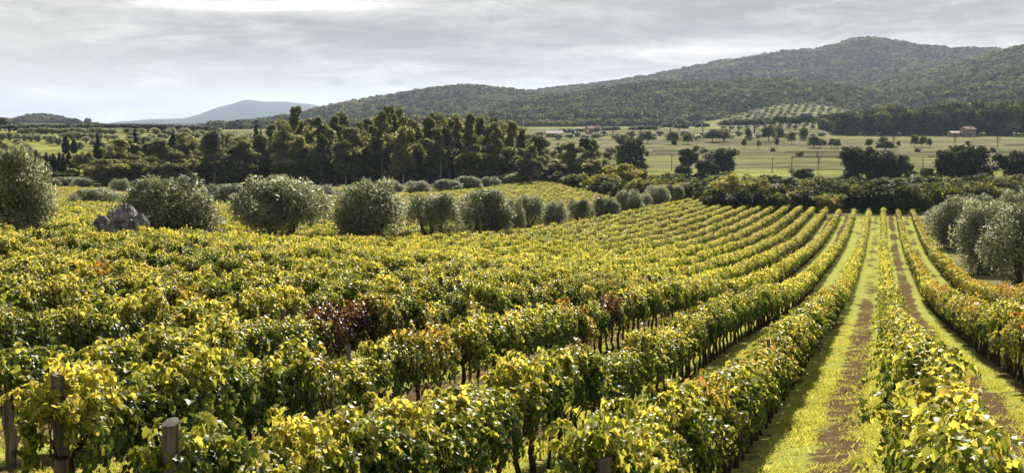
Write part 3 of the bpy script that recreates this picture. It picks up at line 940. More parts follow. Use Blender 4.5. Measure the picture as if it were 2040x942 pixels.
# ------------------------------------------------------------------ eucalyptus belt
EU = [(219, 290), (238, 278), (264, 279), (308, 284), (325, 280), (371, 266), (388, 272), (405, 268), (427, 262), (441, 258), (457, 268), (476, 272), (494, 276), (518, 268), (543, 250), (561, 235), (575, 262), (589, 214),
      (606, 258), (623, 239), (640, 236), (655, 258), (669, 233), (688, 227), (703, 256), (716, 245), (729, 239), (746, 236), (762, 224), (774, 214), (790, 238), (803, 220), (818, 240), (833, 234), (853, 236), (866, 226), (878, 221),
      (895, 240), (911, 231), (924, 240), (937, 229), (951, 234), (962, 246), (976, 238), (990, 246), (1000, 244), (1020, 244), (1040, 252), (1056, 266), (1073, 271), (1090, 288), (1110, 286), (1136, 280), (1158, 275), (1178, 277), (1206, 296)]
for j, (u, vt) in enumerate(EU):
    D = 352 + (j % 4) * 9 + (0 if u < 1060 else 12)
    h = px_h(u, D, vt)
    thin = (vt < 245)
    k_ = 5 + j % 6 if thin or u % 3 == 0 else j % 5
    wp = (38 if u > 380 else 46) * random.uniform(.85, 1.15) * (.85 if k_ >= 5 else 1)
    kind = 'slender' if k_ >= 5 else 'full-crowned'
    plant('eucalyptus_tree', 'euc', at(u, D), D, wp * D / F, h, f'{kind} eucalyptus tree, {nth(j + 1)} from the left along the dark belt', 'tree', 'eucalyptus trees of the dark belt', idx=k_)
for j, u in enumerate([(550, 256), (582, 238), (597, 244), (615, 252), (648, 248), (662, 250), (680, 244), (708, 262), (737, 252), (755, 238), (768, 232), (782, 228), (797, 232), (811, 236), (826, 248), (845, 246), (860, 240), (872, 236), (886, 234), (903, 244), (918, 242), (944, 244), (957, 248), (983, 252), (1010, 254)]):
    u, vt = u
    D = 362 + (j * 11) % 28
    plant('eucalyptus_tree', 'euc', at(u, D), D, random.uniform(22, 30) * D / F, px_h(u, D, vt), f'narrow eucalyptus tree squeezed between bigger ones in the belt, {nth(j + 1)} from the left', 'tree', 'narrow eucalyptus trees of the belt', idx=5 + j % 6)
for j, u in enumerate(range(208, 1130, 17)):            # second rank, lower, behind
    D = 392 + (j * 7) % 22
    vt = np.interp(u, [x[0] for x in EU], [x[1] for x in EU]) + 26 + (j * 13) % 20
    plant('eucalyptus_tree', 'euc', at(u, D), D, 46 * D / F, px_h(u, D, vt), f'shaded eucalyptus tree in the rear rank of the belt, {nth(j + 1)} from the left', 'tree', 'eucalyptus trees of the rear rank', idx=j)
for j, u in enumerate(range(206, 1216, 23)):            # broad lower trees that fill the belt
    D = 344 + (j * 5) % 26 + (0 if u < 1060 else 14)
    vt = np.interp(u, [x[0] for x in EU], [x[1] for x in EU]) + 34 + (j * 17) % 26
    plant('belt_tree', 'broad', at(u, D), D, random.uniform(50, 66) * D / F, px_h(u, D, min(vt, 318)), f'broad olive-green tree in the lower storey of the belt, {nth(j + 1)} from the left', 'tree', 'broad trees filling the belt', idx=j)
for j, u in enumerate(range(200, 1060, 19)):            # undergrowth in the shade of the belt
    D = 371 + (j * 5) % 14
    plant('belt_shrub', 'dark', at(u, D), D, random.uniform(32, 46) * D / F, random.uniform(3.5, 6.5), f'dark shrub under the eucalyptus belt, {nth(j + 1)} from the left', 'shrub', 'shrubs in the shade of the belt', idx=j)

# ------------------------------------------------------------------ shrubs below the orchard
for j, (u, D, wp, vt, kind) in enumerate([(146, 398, 26, 336, 'bush'), (158, 412, 36, 312, 'field'), (172, 405, 40, 303, 'field'), (186, 400, 30, 326, 'bush'), (113, 395, 30, 342, 'bush'), (132, 392, 26, 344, 'dark'), (206, 396, 30, 318, 'field')]):
    word = {'bush': 'low mid-green shrub', 'field': 'rounded grey-green small tree', 'dark': 'low dark shrub'}[kind]
    plant('slope_shrub', kind, at(u, D), D, wp * D / F, px_h(u, D, vt), f'{word} below the hillside orchard, {nth(sorted([146, 158, 172, 186, 113, 132, 206]).index(u) + 1)} from the left', 'shrub', 'shrubs below the hillside orchard', idx=j)
# ------------------------------------------------------------------ cypresses
for u, vt, D, wp, lb in [(74, 300, 430, 10, 'short dark cypress, first on the left below the olive hillside'), (93, 305, 420, 12, 'cypress at the left of the close cluster of five'), (101, 309, 425, 10, 'cypress, second in the close cluster of five'),
                         (108, 306, 420, 12, 'cypress in the middle of the close cluster of five'), (119, 304, 422, 11, 'cypress, fourth in the close cluster of five'), (127, 307, 418, 12, 'cypress at the right of the close cluster of five'),
                         (138, 304, 450, 13, 'stout cypress alone to the right of the cluster'), (133, 271, 520, 14, 'broad dark cypress on the olive hillside'), (149, 275, 520, 12, 'smaller cypress beside the broad one on the hillside'),
                         (197, 268, 425, 17, 'tall cypress column between hillside and belt'), (272, 262, 400, 17, 'tall cypress rising above the first eucalyptus crowns'), (287, 278, 405, 13, 'cypress leaning to the tall one among eucalyptus'),
                         (334, 285, 520, 8, 'slim small cypress behind the belt, beside the thick one'), (346, 263, 520, 15, 'thick cypress behind the belt, below the hillside grass'), (511, 246, 410, 13, 'sharp pointed cypress above the middle of the belt'),
                         (521, 262, 415, 10, 'low cypress just right of the sharp pointed one'), (592, 268, 405, 9, 'thin cypress hidden among tall eucalyptus crowns')]:
    plant('cypress_tree', 'cypress', at(u, D), D, wp * D / F, px_h(u, D, vt), lb, 'tree', 'cypresses around the belt')

# ------------------------------------------------------------------ olive orchard on the left hillside
def depth_at(u, v, lo=410.0, hi=745.0):
    """Depth at which the ground crosses picture line v in column u."""
    d = np.linspace(lo, hi, 200)
    g = HZ - F * ground(at(u, 1.0) * d, d) / d
    return float(d[np.argmin(np.abs(g - v))])


lines = [('highest', [(u, 267 + .004 * u) for u in range(44, 236, 13)]), ('upper', [(-8, 279), (8, 280), (24, 279), (38, 281), (52, 280), (66, 281), (80, 282), (94, 284), (106, 286), (116, 289)]),
         ('right-hand', [(128, 276), (143, 277), (158, 278), (172, 278), (187, 279), (202, 279), (216, 280), (230, 280)]),
         ('slanting', [(36, 290), (44, 296), (52, 302), (60, 308), (69, 314), (78, 320), (88, 326)]), ('outer left', [(-12, 290), (2, 294), (14, 300), (26, 307)]),
         ('lower right', [(176, 286), (190, 291), (204, 297), (218, 303), (160, 296)])]
for nm, pts in lines:
    for j, (u, v) in enumerate(pts):
        u += random.uniform(-2.5, 2.5)
        D = depth_at(u, v)
        plant('olive_tree', 'olive', at(u, D), D, random.uniform(14, 19) * D / F, random.uniform(2.8, 3.8), f'small olive tree, {nth(j + 1)} in the {nm} line of the bright hillside orchard', 'tree', 'olive trees of the bright hillside orchard', small=True)
cnt = 0
for ri in range(9):
    Drow = 440 + ri * 33
    nth_col = 0
    for ci in range(20):
        u = -30 + ci * 29 + (ri % 3) * 10 + random.uniform(-3, 3) - ri * 2
        D = Drow - 30 * (u - 250) / 500 + random.uniform(-5, 5)
        if u < -20 or u > 520 or (u > 60 and D < 480 and u < 210) or (random.random() < 0.06) or (ri % 4 == 2 and 150 < u < 330):
            continue
        if u < 240:
            continue
        if u > 210 and D < 500:
            continue
        nth_col += 1
        cnt += 1
        plant('olive_tree', 'olive', at(u, D), D, random.uniform(4.2, 6.2), random.uniform(3.0, 4.2), f'small olive tree, {nth(nth_col)} in hillside orchard row {nth(ri + 1)} counted up the slope', 'tree', 'olive trees of the left hillside orchard', small=True)
# umbrella pines on the ridge
for j, (u, wp, vt) in enumerate([(-10, 50, 252), (22, 54, 252), (56, 58, 253), (92, 54, 253), (122, 54, 252), (152, 50, 254), (188, 44, 262), (222, 50, 262), (252, 52, 261), (285, 52, 263), (318, 44, 264), (348, 40, 262), (380, 44, 264), (415, 44, 263), (195, 50, 248), (176, 40, 250), (430, 38, 262)]):
    D = 700 if j < 14 else 760
    plant('ridge_pine', 'pine', at(u, D), D, wp * D / F, max(4.5, px_h(u, D, vt)), f'flat-topped pine on the left ridge, {nth(j + 1)} along', 'tree', 'pines along the left ridge', idx=j)
for j, (u, vt, wp) in enumerate([(4, 235, 22), (13, 234, 20)]):
    D = 760
    plant('ridge_tree', 'euc', at(u, D), D, wp * D / F, px_h(u, D, vt), ['tall pale ridge tree at the left edge of the skyline', 'second tall ridge tree, just right of the edge one'][j], 'tree', 'tall trees on the skyline', idx=j)
for j, (u, vt) in enumerate([(23, 244), (32, 246), (38, 243), (42, 247)]):
    D = 760
    plant('cypress_tree', 'cypress', at(u, D), D, 5.5 * D / F, px_h(u, D, vt), f'tiny cypress on the left skyline, {nth(j + 1)} of four', 'tree', 'tiny skyline cypresses', small=True)

# ------------------------------------------------------------------ shrubs at the far end of the vines
for j, (u, D, kind) in enumerate(sorted([(1125, 352, 'bush'), (1150, 345, 'bush'), (1178, 330, 'yellow'), (1200, 322, 'bush'), (1222, 312, 'dark'), (1240, 302, 'bush'), (1265, 300, 'yellow'), (1290, 292, 'bush'), (1318, 300, 'dark'), (1340, 306, 'bush'), (1365, 300, 'bush'), (1215, 340, 'yellow'), (1240, 330, 'dark'), (1165, 358, 'dark'), (1300, 325, 'bush'), (1390, 296, 'dark'), (1400, 312, 'bush')])):
    plant('hedge_shrub', kind, at(u, D), D, random.uniform(40, 56) * D / F, random.uniform(3.2, 5.2), f'{dict(bush="mid-green", dark="dark green", yellow="yellowing")[kind]} shrub at the upper corner of the back field, {nth(j + 1)} from its left end', 'shrub', 'shrubs at the corner of the back field')
for lay, (D0, step, u0, u1) in enumerate([(252, 25, 1395, 1900), (282, 27, 1250, 2070), (318, 30, 1130, 2080), (352, 36, 1090, 2080)]):
    j = -1
    for u in np.arange(u0, u1, step):
        u = float(u + random.uniform(-8, 8))
        D = D0 + random.uniform(-6, 6) + (0 if u > 1450 else (1450 - u) * 0.16)
        if u < 1400 and lay == 0 and od(42, u) > D - 4:
            continue
        if abs(u - 1475) < 40 and lay == 1:
            continue
        j += 1
        r_ = random.random()
        kind = 'dark' if (lay == 0 and r_ < .5) or r_ < .28 else ('yellow' if r_ > (.95 if u > 1500 else .80) else 'bush')
        word = {'dark': 'dark green', 'yellow': 'yellowing', 'bush': 'mid-green'}[kind]
        lname = ['front rank right behind the vine ends', 'second rank behind the vine ends', 'third rank behind the vine ends', 'rearmost rank behind the vine ends'][lay]
        plant('hedge_shrub', kind, at(u, D), D, random.uniform(38, 62) * D / F, random.uniform(3.2, 4.9) * (1.1 if lay == 0 else 1), f'{word} shrub, {nth(j + 1)} from the left in the {lname}', 'shrub', 'shrubs at the far end of the vines')
for u, D, wp, vt, lb in [(1250, 335, 78, 326, 'yellow-leaved tree glowing in front of the green belt end'), (1470, 288, 84, 347, 'bright yellow autumn tree at the vine ends'), (1282, 338, 40, 338, 'small yellow sapling right of the glowing yellow tree'),
                         (1950, 286, 50, 376, 'yellow tree above the olive trees on the right')]:
    plant('yellow_tree', 'yellowtree', at(u, D), D, wp * D / F, px_h(u, D, vt), lb, 'tree', 'yellow autumn trees')
for j, (u, D, wp, vt, lb) in enumerate([(1707, 402, 62, 294, 'left tree of the big dark oak clump'), (1750, 398, 66, 302, 'middle tree of the big dark oak clump'), (1790, 404, 52, 310, 'right tree of the big dark oak clump'),
                                       (1890, 395, 56, 300, 'left half of the dark oak pair on the right'), (1930, 398, 76, 291, 'taller half of the dark oak pair on the right'), (1845, 380, 40, 335, 'low dark oak filling the gap between the clumps'),
                                       (2032, 390, 66, 302, 'dark oak cut by the right edge'), (1430, 480, 60, 296, 'spreading dark oak alone beyond the hedge'), (1370, 470, 33, 297, 'narrow upright dark oak beyond the hedge'),
                                       (1256, 510, 60, 275, 'open-crowned oak at the right end of the belt'), (1410, 470, 36, 318, 'small dark oak left of the spreading one'), (1600, 400, 40, 336, 'low round oak among the rear shrubs')]):
    plant('oak_tree', 'oak', at(u, D), D, wp * D / F, px_h(u, D, vt) , lb, 'tree', 'dark oaks beyond the vines', idx=j)

# ------------------------------------------------------------------ the plain: pines, scattered trees, woods, farm buildings, poles
for j, (u, D, wp, vt) in enumerate([(1130, 930, 34, 257), (1152, 935, 34, 256), (1200, 960, 30, 253), (1220, 960, 32, 252), (1275, 960, 34, 250), (1294, 965, 30, 250), (1334, 1010, 30, 244), (1352, 1000, 28, 247), (1398, 1040, 24, 245), (1452, 1060, 34, 239),
                                    (1470, 1050, 30, 238), (1502, 1040, 34, 237), (1520, 1050, 30, 235), (1552, 1060, 32, 231), (1582, 1060, 26, 234), (1602, 1060, 34, 228), (1640, 1080, 32, 228), (1660, 1090, 30, 226)]):
    plant('umbrella_pine', 'pine', at(u, D), D, wp * D / F, px_h(u, D, vt), f'dark umbrella pine on the plain, {nth(j + 1)} from the left', 'tree', 'umbrella pines across the plain', idx=j)
for j, (u, D, wp, vt) in enumerate(sorted([(1418, 820, 26, 258), (1440, 830, 30, 257), (1530, 830, 28, 249), (1550, 840, 20, 254), (1620, 735, 22, 270), (1632, 740, 16, 276), (1655, 735, 12, 276), (1667, 730, 14, 277), (1510, 735, 9, 279), (1482, 735, 8, 276),
                                    (1547, 735, 7, 275), (1730, 745, 15, 276), (1755, 745, 16, 273), (1763, 700, 34, 281), (1820, 745, 14, 268), (1835, 745, 14, 272), (1850, 742, 10, 275), (1340, 790, 22, 262), (1370, 790, 20, 266), (1290, 800, 26, 262), (1240, 780, 20, 268),
                                    (1576, 790, 14, 262), (1600, 850, 16, 254), (1490, 860, 12, 256)])):
    plant('field_tree', 'field', at(u, D), D, wp * D / F, px_h(u, D, vt), f'small tree standing in the open plain, {nth(j + 1)} of the scattered ones from the left', 'tree', 'small trees scattered on the plain', idx=j)
for j, (u, D, wp, vt, lb) in enumerate([(1778, 735, 16, 260, 'leafless tree with forked branches in the plain'), (1900, 740, 10, 266, 'thin leafless tree in the plain, middle of three'), (1985, 735, 15, 264, 'leafless tree in the plain near the right edge'), (1630, 455, 12, 300, 'bare sapling by the oak clump')]):
    plant('bare_tree', 'bare', at(u, D), D, wp * D / F, px_h(u, D, vt), lb, 'tree', 'leafless trees', idx=j)
for j in range(34):                                      # low olives along the far field edges
    u = 1060 + j * 18 + random.uniform(-4, 4)
    D = 860 + (j % 3) * 36 + random.uniform(-8, 8)
    if u > 1650:
        break
    plant('olive_tree', 'olive', at(u, D), D, random.uniform(5, 7.5), random.uniform(3, 4.4), f'dot-like olive tree along the far field edges, {nth(j + 1)} from the left', 'tree', 'dot-like olive trees on the plain', small=True)
for j in range(16):                                      # shrubs along the ditches between fields
    row = j % 3
    u = 1235 + j * 50 + random.uniform(-9, 9)
    D = (695, 640, 788)[row] - 40 * (u - CX) / F + random.uniform(-3, 3)
    if u < 2040:
        plant('field_shrub', 'bush', at(u, D), D, random.uniform(2.0, 3.0), random.uniform(2.0, 3.2), f'small shrub on the {["middle", "nearer", "farther"][row]} ditch line of the plain, {nth(j // 3 + 1)} from the left', 'shrub', 'shrubs along the ditches of the plain', small=True)
# wood on the right
for j in range(60):
    lay = j // 20
    u = 1668 + (j % 20) * 20.5 + random.uniform(-5, 5) + lay * 6
    D = 960 + lay * 26 + random.uniform(-8, 8)
    vt = np.interp(u, [1660, 1700, 1760, 1850, 1950, 2060], [234, 226, 219, 214, 212, 206]) + random.uniform(-3, 8) - lay * 3 + (4 if lay == 0 else 0)
    plant('woodland_tree', 'oak' if (j * 7) % 5 < 3 else 'field', at(u, D), D, random.uniform(9, 13), px_h(u, D, vt), f'{["front", "middle", "rear"][lay]} tree of the right-hand wood, {nth(j % 20 + 1)} from its left end', 'tree', 'trees of the right-hand wood', small=True)
# gridded grove at the foot of the hills
for ri in range(8):
    for ci in range(17):
        tt = 0.10 + ri * 0.115
        u = 1440 + ci * 16 + ri * 3.0 + random.uniform(-1.5, 1.5)
        X, D, Z = h_grove.pos(u, tt)
        if u > 1712 or float(Z) < -10.6:
            continue
        plant('olive_tree', 'olive', float(X), float(D), random.uniform(4.6, 5.6), random.uniform(2.8, 3.6), f'tiny grove olive tree, {nth(ci + 1)} from the left in row {nth(ri + 1)} up the slope', 'tree', 'olive trees of the gridded grove', small=True, z=float(Z))

# farm buildings
M['plaster'] = plain_mat('pink_plaster', (0.28, 0.19, 0.15), (0.36, 0.26, 0.21), 0.8, .9)
M['tile'] = plain_mat('clay_roof_tile', (0.18, 0.095, 0.07), (0.28, 0.16, 0.12), 2.5, .9, (6, 1, 1), .3)
M['paletile'] = plain_mat('faded_roof_tile', (0.38, 0.30, 0.25), (0.52, 0.43, 0.37), 1.5, .9, (5, 1, 1), .2)
M['shutter'] = plain_mat('dark_window', (0.02, 0.018, 0.016), (0.05, 0.045, 0.04), 3, .6)


def box(x0, x1, y0, y1, z0, z1):
    V = [(x, y, z) for z in (z0, z1) for y in (y0, y1) for x in (x0, x1)]
    return V, [(0, 2, 3, 1), (4, 5, 7, 6), (0, 1, 5, 4), (2, 6, 7, 3), (0, 4, 6, 2), (1, 3, 7, 5)]


def house(name, X, Y, L, Wd, H, rise, rz, label, cat, roofm, nwin, door=True):
    o = empty(name, (X, Y, gz(X, Y) - .1), rz)
    tag(o, label, cat, 'farm buildings on the plain')
    V = [(-L / 2, -Wd / 2, 0), (L / 2, -Wd / 2, 0), (L / 2, Wd / 2, 0), (-L / 2, Wd / 2, 0), (-L / 2, -Wd / 2, H), (L / 2, -Wd / 2, H), (L / 2, Wd / 2, H), (-L / 2, Wd / 2, H), (-L / 2, 0, H + rise), (L / 2, 0, H + rise)]
    link(bpy.data.objects.new('wall', mesh('wall', V, [(0, 1, 5, 4), (2, 3, 7, 6), (1, 2, 6, 9, 5), (3, 0, 4, 8, 7)], M['plaster'])), o)
    e, k_, th = .5, rise / (Wd / 2), .18
    A = [(-L / 2 - e, -Wd / 2 - e, H - k_ * e + .05), (L / 2 + e, -Wd / 2 - e, H - k_ * e + .05), (L / 2 + e, 0, H + rise + .05), (-L / 2 - e, 0, H + rise + .05), (L / 2 + e, Wd / 2 + e, H - k_ * e + .05), (-L / 2 - e, Wd / 2 + e, H - k_ * e + .05)]
    B = [(x, y, z + th) for x, y, z in A]
    Fc = [(0, 3, 2, 1), (3, 5, 4, 2), (6, 7, 8, 9), (9, 8, 10, 11), (0, 1, 7, 6), (4, 5, 11, 10), (1, 2, 8, 7), (2, 4, 10, 8), (0, 6, 9, 3), (3, 9, 11, 5)]
    rf = link(bpy.data.objects.new('roof', mesh('roof', A + B, Fc, roofm)), o)
    if H > 4:
        V, Fc = box(L * .2, L * .2 + .8, -.4, .4, H + rise - .2, H + rise + 1.2)
        link(bpy.data.objects.new('chimney', mesh('chimney', V, Fc, M['plaster'])), rf)
    for i in range(nwin):
        x = -L / 2 + L * (i + .5) / nwin
        for zz in ([1.0] if H < 4 else [1.0, 3.9]):
            V, Fc = box(x - .5, x + .5, -Wd / 2 - .03, -Wd / 2 + .05, zz, zz + 1.3)
            link(bpy.data.objects.new('window', mesh('window', V, Fc, M['shutter'])), o)
    if door:
        V, Fc = box(-L * .07 - .6, -L * .07 + .6, -Wd / 2 - .03, -Wd / 2 + .05, 0, 2.2)
        link(bpy.data.objects.new('door', mesh('door', V, Fc, M['shutter'])), o)
    return o


house('farmhouse', at(1925, 925), 925, 8, 7, 5.6, 1.6, .35, 'pink two-storey farmhouse half hidden at the wood edge', 'house', M['tile'], 3)
house('farm_barn', at(1900, 925), 925, 9, 6, 2.8, 1.2, .25, 'low pale outbuilding left of the pink farmhouse', 'barn', M['paletile'], 2)
house('farm_barn', at(1103, 915), 915, 12, 8, 2.8, 1.7, .2, 'long low barn with faded pale roof on the plain', 'barn', M['paletile'], 4)
house('farm_barn', at(1181, 960), 960, 9, 7, 5.0, 1.6, .3, 'red-roofed barn between two groups of umbrella pines', 'barn', M['tile'], 3)

# utility poles
for u, D, vt, lb in [(1338, 500, 306, 'thin wooden pole in the plain left of the oaks'), (1538, 480, 313, 'slim wooden pole, left of the pair beyond the shrubs'), (1577, 480, 312, 'slim wooden pole, right of the pair beyond the shrubs'), (1838, 455, 311, 'dark pole standing between the two oak clumps')]:
    X = at(u, D)
    h = px_h(u, D, vt)
    o = empty('utility_pole', (X, D, gz(X, D)))
    tag(o, lb, 'pole', 'wooden poles in the plain')
    V, Fc = tube([(0, 0, -.3), (0, 0, h)], (.17, .13), 8)
    link(bpy.data.objects.new('shaft', mesh('shaft', V, Fc, M['post'])), o)
    V, Fc = tube([(-.35, 0, h - .5), (.35, 0, h - .5)], (.05, .05), 6)
    link(bpy.data.objects.new('cross_arm', mesh('cross_arm', V, Fc, M['post'])), o)

# ------------------------------------------------------------------ instancing for the uncountable
def scatter(name, pts, rots, scales, idxs, protos, label):
    """One object: points carrying instances of the given meshes."""
    coll = bpy.data.collections.new(name + '_kinds')
    for i, pm in enumerate(protos):
        coll.objects.link(bpy.data.objects.new(f'{name}_kind', pm))
    names = sorted(o.name for o in coll.objects)
    me = bpy.data.meshes.new(name)
    me.vertices.add(len(pts))
    me.vertices.foreach_set('co', np.asarray(pts, np.float32).ravel())
    for an, typ, dt, arr in (('rot', 'FLOAT_VECTOR', 'vector', rots), ('scl', 'FLOAT_VECTOR', 'vector', scales), ('which', 'INT', 'value', idxs)):
        a_ = me.attributes.new(an, typ, 'POINT')
        a_.data.foreach_set(dt, np.asarray(arr, np.int32 if typ == 'INT' else np.float32).ravel())
    me.update()
    o = link(bpy.data.objects.new(name, me))
    ng = bpy.data.node_groups.new(name, 'GeometryNodeTree')
    ng.interface.new_socket('Geometry', in_out='INPUT', socket_type='NodeSocketGeometry')
    ng.interface.new_socket('Geometry', in_out='OUTPUT', socket_type='NodeSocketGeometry')
    N = ng.nodes
    gi, go = N.new('NodeGroupInput'), N.new('NodeGroupOutput')
    iop, ci = N.new('GeometryNodeInstanceOnPoints'), N.new('GeometryNodeCollectionInfo')
    ci.inputs['Collection'].default_value = coll
    ci.inputs['Separate Children'].default_value = True
    ci.inputs['Reset Children'].default_value = True
    iop.inputs['Pick Instance'].default_value = True
    def attr(nm, dt):
        q = N.new('GeometryNodeInputNamedAttribute')
        q.data_type = dt
        q.inputs[0].default_value = nm
        return q.outputs[0]
    L = ng.links
    e2r = N.new('FunctionNodeEulerToRotation')
    L.new(attr('rot', 'FLOAT_VECTOR'), e2r.inputs[0])
    L.new(gi.outputs[0], iop.inputs['Points'])
    L.new(ci.outputs[0], iop.inputs['Instance'])
    L.new(attr('which', 'INT'), iop.inputs['Instance Index'])
    L.new(e2r.outputs[0], iop.inputs['Rotation'])
    L.new(attr('scl', 'FLOAT_VECTOR'), iop.inputs['Scale'])
    L.new(iop.outputs[0], go.inputs[0])
    md = o.modifiers.new('scatter', 'NODES')
    md.node_group = ng
    return tag(o, label, None, None, 'stuff')


# forest canopy on the hills
def canopy_proto(seed):
    r = np.random.default_rng(seed)
    lobes = [(0, 0, 3.2, 3.2, 3.2, 2.6)] + [(r.uniform(-2.2, 2.2), r.uniform(-2.2, 2.2), r.uniform(2.6, 5.4), r.uniform(1.2, 2.0), r.uniform(1.2, 2.0), r.uniform(1.1, 1.8)) for _ in range(8)]
    return crown('forest_crown', lobes, 420, 1.15, 0.8, M['forest'], seed, inner=0.35, upn=0.3)


FP = [canopy_proto(600 + i) for i in range(5)]
fp, fs_, fr_ = [], [], []
def forest(h, u0, u1, t0, t1, n_, size, mask=None):
    u = rng.uniform(u0, u1, n_)
    tt = np.sqrt(rng.uniform(t0 * t0 if t0 > 0 else 0, t1 * t1, n_)) if True else None
    X, D, Z = h.pos(u, tt)
    keep = Z > h.zb - 2
    if mask is not None:
        keep &= mask(u, tt, X, D, Z)
    # denser and thinner places
    dn = vnoise(X * .01, D * .01, h.seed + 40, 3)
    keep &= rng.random(n_) < np.clip(.95 + dn * .9, .35, 1)
    X, D, Z = X[keep], D[keep], Z[keep]
    s = size * rng.uniform(.6, 1.35, len(X)) * (1 + .3 * vnoise(X * .02, D * .02, h.seed + 60, 2))
    fp.append(np.c_[X, D, Z - .4 * s])
    fs_.append(np.c_[s, s, s * rng.uniform(.7, 1.1, len(X))])


forest(h_low, 390, 1250, 0.0, 1.06, 12000, 1.35)
forest(h_big, 1000, 2300, 0.0, 1.05, 32000, 1.5)
forest(h_mid, 840, 1860, 0.02, 1.06, 12000, 1.15)
forest(h_right, 1580, 2250, 0.0, 1.05, 13000, 1.3)
forest(h_small, -60, 190, 0.2, 1.06, 2200, 1.3)
# belts of wood along the foot of the hills
for (ua, ub, Da, Db, n_, s0) in [(900, 1500, 1440, 1500, 500, .9), (1640, 2150, 1050, 1340, 1500, 1.15), (1480, 1760, 1430, 1500, 260, 1.1), (420, 1000, 1500, 1850, 900, 1.1)]:
    u = rng.uniform(ua, ub, n_)
    D = rng.uniform(Da, Db, n_)
    X = (u - CX) / F * D
    s = s0 * rng.uniform(.6, 1.3, n_)
    fp.append(np.c_[X, D, ground(X, D) - .4 * s])
    fs_.append(np.c_[s, s, s * rng.uniform(.8, 1.2, n_)])
fp, fs_ = np.concatenate(fp), np.concatenate(fs_)
scatter('forest', fp, np.c_[np.zeros((len(fp), 2)), rng.uniform(0, 6.28, len(fp))], fs_, rng.integers(0, 5, len(fp)), FP, 'evergreen forest covering the hills in one mass')

# ------------------------------------------------------------------ vines
def vine_foliage(seed, near, mat, shift=0.0):
    """Foliage of one vine: hedge-like hump 1 m along the row (local x), hanging down both sides."""
    r = np.random.default_rng(seed)
    n_ = 1750 if near else 380
    a = r.uniform(-.25, math.pi + .25, n_)
    x = r.uniform(-.54, .54, n_)
    hump = 1 - .36 * (np.abs(x) / .54) ** 2 + .16 * np.sin(x * 9 + seed) + .09 * np.sin(x * 21 + seed * 2.1)
    rad = 1.08 - .50 * r.random(n_) ** 1.3
    rad *= 1 + .55 * vnoise(x * 5 + seed * 3.1, a * 2.2 + 7, seed, 2)
    y = .30 * np.cos(a) * rad * (1 + .15 * np.sin(x * 7 + seed * 1.7))
    z = 1.0 + (.50 * np.sin(a) * rad) * np.where(np.sin(a) > 0, hump, .9)
    low = np.sin(a) < 0.15
    z = np.where(low, z - r.uniform(0, 1, n_) ** 2 * .26, z)
    # loose shoots
    ns = 9
    for s_ in range(ns):
        sel = r.choice(n_, 22 if near else 5, replace=False)
        b_ = np.array([r.uniform(-.5, .5), r.uniform(-.3, .3), 1.36])
        d_ = unit(np.array([r.normal() * .6, r.normal() * .6, r.uniform(.2, .9)]))
        tt = np.linspace(.05, .50, len(sel))
        x[sel] = b_[0] + d_[0] * tt; y[sel] = b_[1] + d_[1] * tt; z[sel] = b_[2] + d_[2] * tt - tt ** 2 * 1.3
    pos_ = np.c_[x, y, z]
    out = np.c_[r.normal(size=n_) * .25, np.cos(a), np.sin(a) * .9 + .25]
    jit = .22 + .38 * np.clip(np.sin(a), 0, 1)
    nrm = unit(unit(out) + r.normal(size=(n_, 3)) * jit[:, None])
    tip = np.c_[r.normal(size=n_) * .5, np.cos(a) * .5, np.full(n_, -1.0)] + r.normal(size=(n_, 3)) * .25
    size = r.uniform(.036, .080, n_) * (1.0 if near else 1.9)
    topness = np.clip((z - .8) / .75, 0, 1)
    tone_ = np.clip(.13 + shift + .52 * topness ** 1.3 + r.normal(0, .17, n_), 0, 1)  # yellower tops; the shade low on the row is put into the leaf tone
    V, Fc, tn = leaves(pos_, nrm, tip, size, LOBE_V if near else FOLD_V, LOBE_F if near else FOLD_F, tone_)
    return mesh('vine_foliage', V, Fc, mat, {'tone': ('FLOAT', tn)})


def vine_trunk(seed):
    r = np.random.default_rng(seed)
    lean = r.normal(0, .10, 2)
    q = wobble((0, 0, -.12), (lean[0], lean[1] * .5, .82), 7, .018, r)
    parts = [tube(q, np.array([.055, .048, .04, .038, .036, .036, .03]) * r.uniform(.8, 1.2), 7)]
    top = q[-1]
    for sg in (-1, 1):
        e = top + (sg * .46, r.normal() * .03, .10)
        parts.append(tube(wobble(top - (0, 0, .03), e, 5, .015, r), (.03, .025, .02, .016, .01), 6))
        for j in range(3):
            b_ = top + (e - top) * (.3 + .3 * j)
            parts.append(tube(wobble(b_, b_ + (r.normal() * .1, r.normal() * .12, .5), 4, .03, r), (.009, .008, .006, .004), 4))
    V, Fc = join(parts)
    return mesh('vine_trunk', V, Fc, M['vinewood'], smooth=True)


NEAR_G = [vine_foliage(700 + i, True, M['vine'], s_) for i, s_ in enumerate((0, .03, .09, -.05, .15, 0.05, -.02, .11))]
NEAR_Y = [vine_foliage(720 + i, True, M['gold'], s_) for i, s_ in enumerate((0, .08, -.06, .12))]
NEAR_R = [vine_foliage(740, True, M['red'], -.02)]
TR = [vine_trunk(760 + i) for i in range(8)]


def merged(fol, tr, name):
    """Foliage and stem in one mesh, for vines past the nearest ones."""
    va = np.empty(len(tr.vertices) * 3); tr.vertices.foreach_get('co', va); va = va.reshape(-1, 3)
    fa = [tuple(q.vertices) for q in tr.polygons]
    vb = np.empty(len(fol.vertices) * 3); fol.vertices.foreach_get('co', vb); vb = vb.reshape(-1, 3)
    tb = np.empty(len(vb)); fol.attributes['tone'].data.foreach_get('value', tb)
    fb = [tuple(len(va) + i for i in q.vertices) for q in fol.polygons]
    return mesh(name, np.r_[va, vb], fa + fb, [tr.materials[0], fol.materials[0]], {'tone': ('FLOAT', np.r_[np.zeros(len(va)), tb])}, midx=[0] * len(fa) + [1] * len(fb))


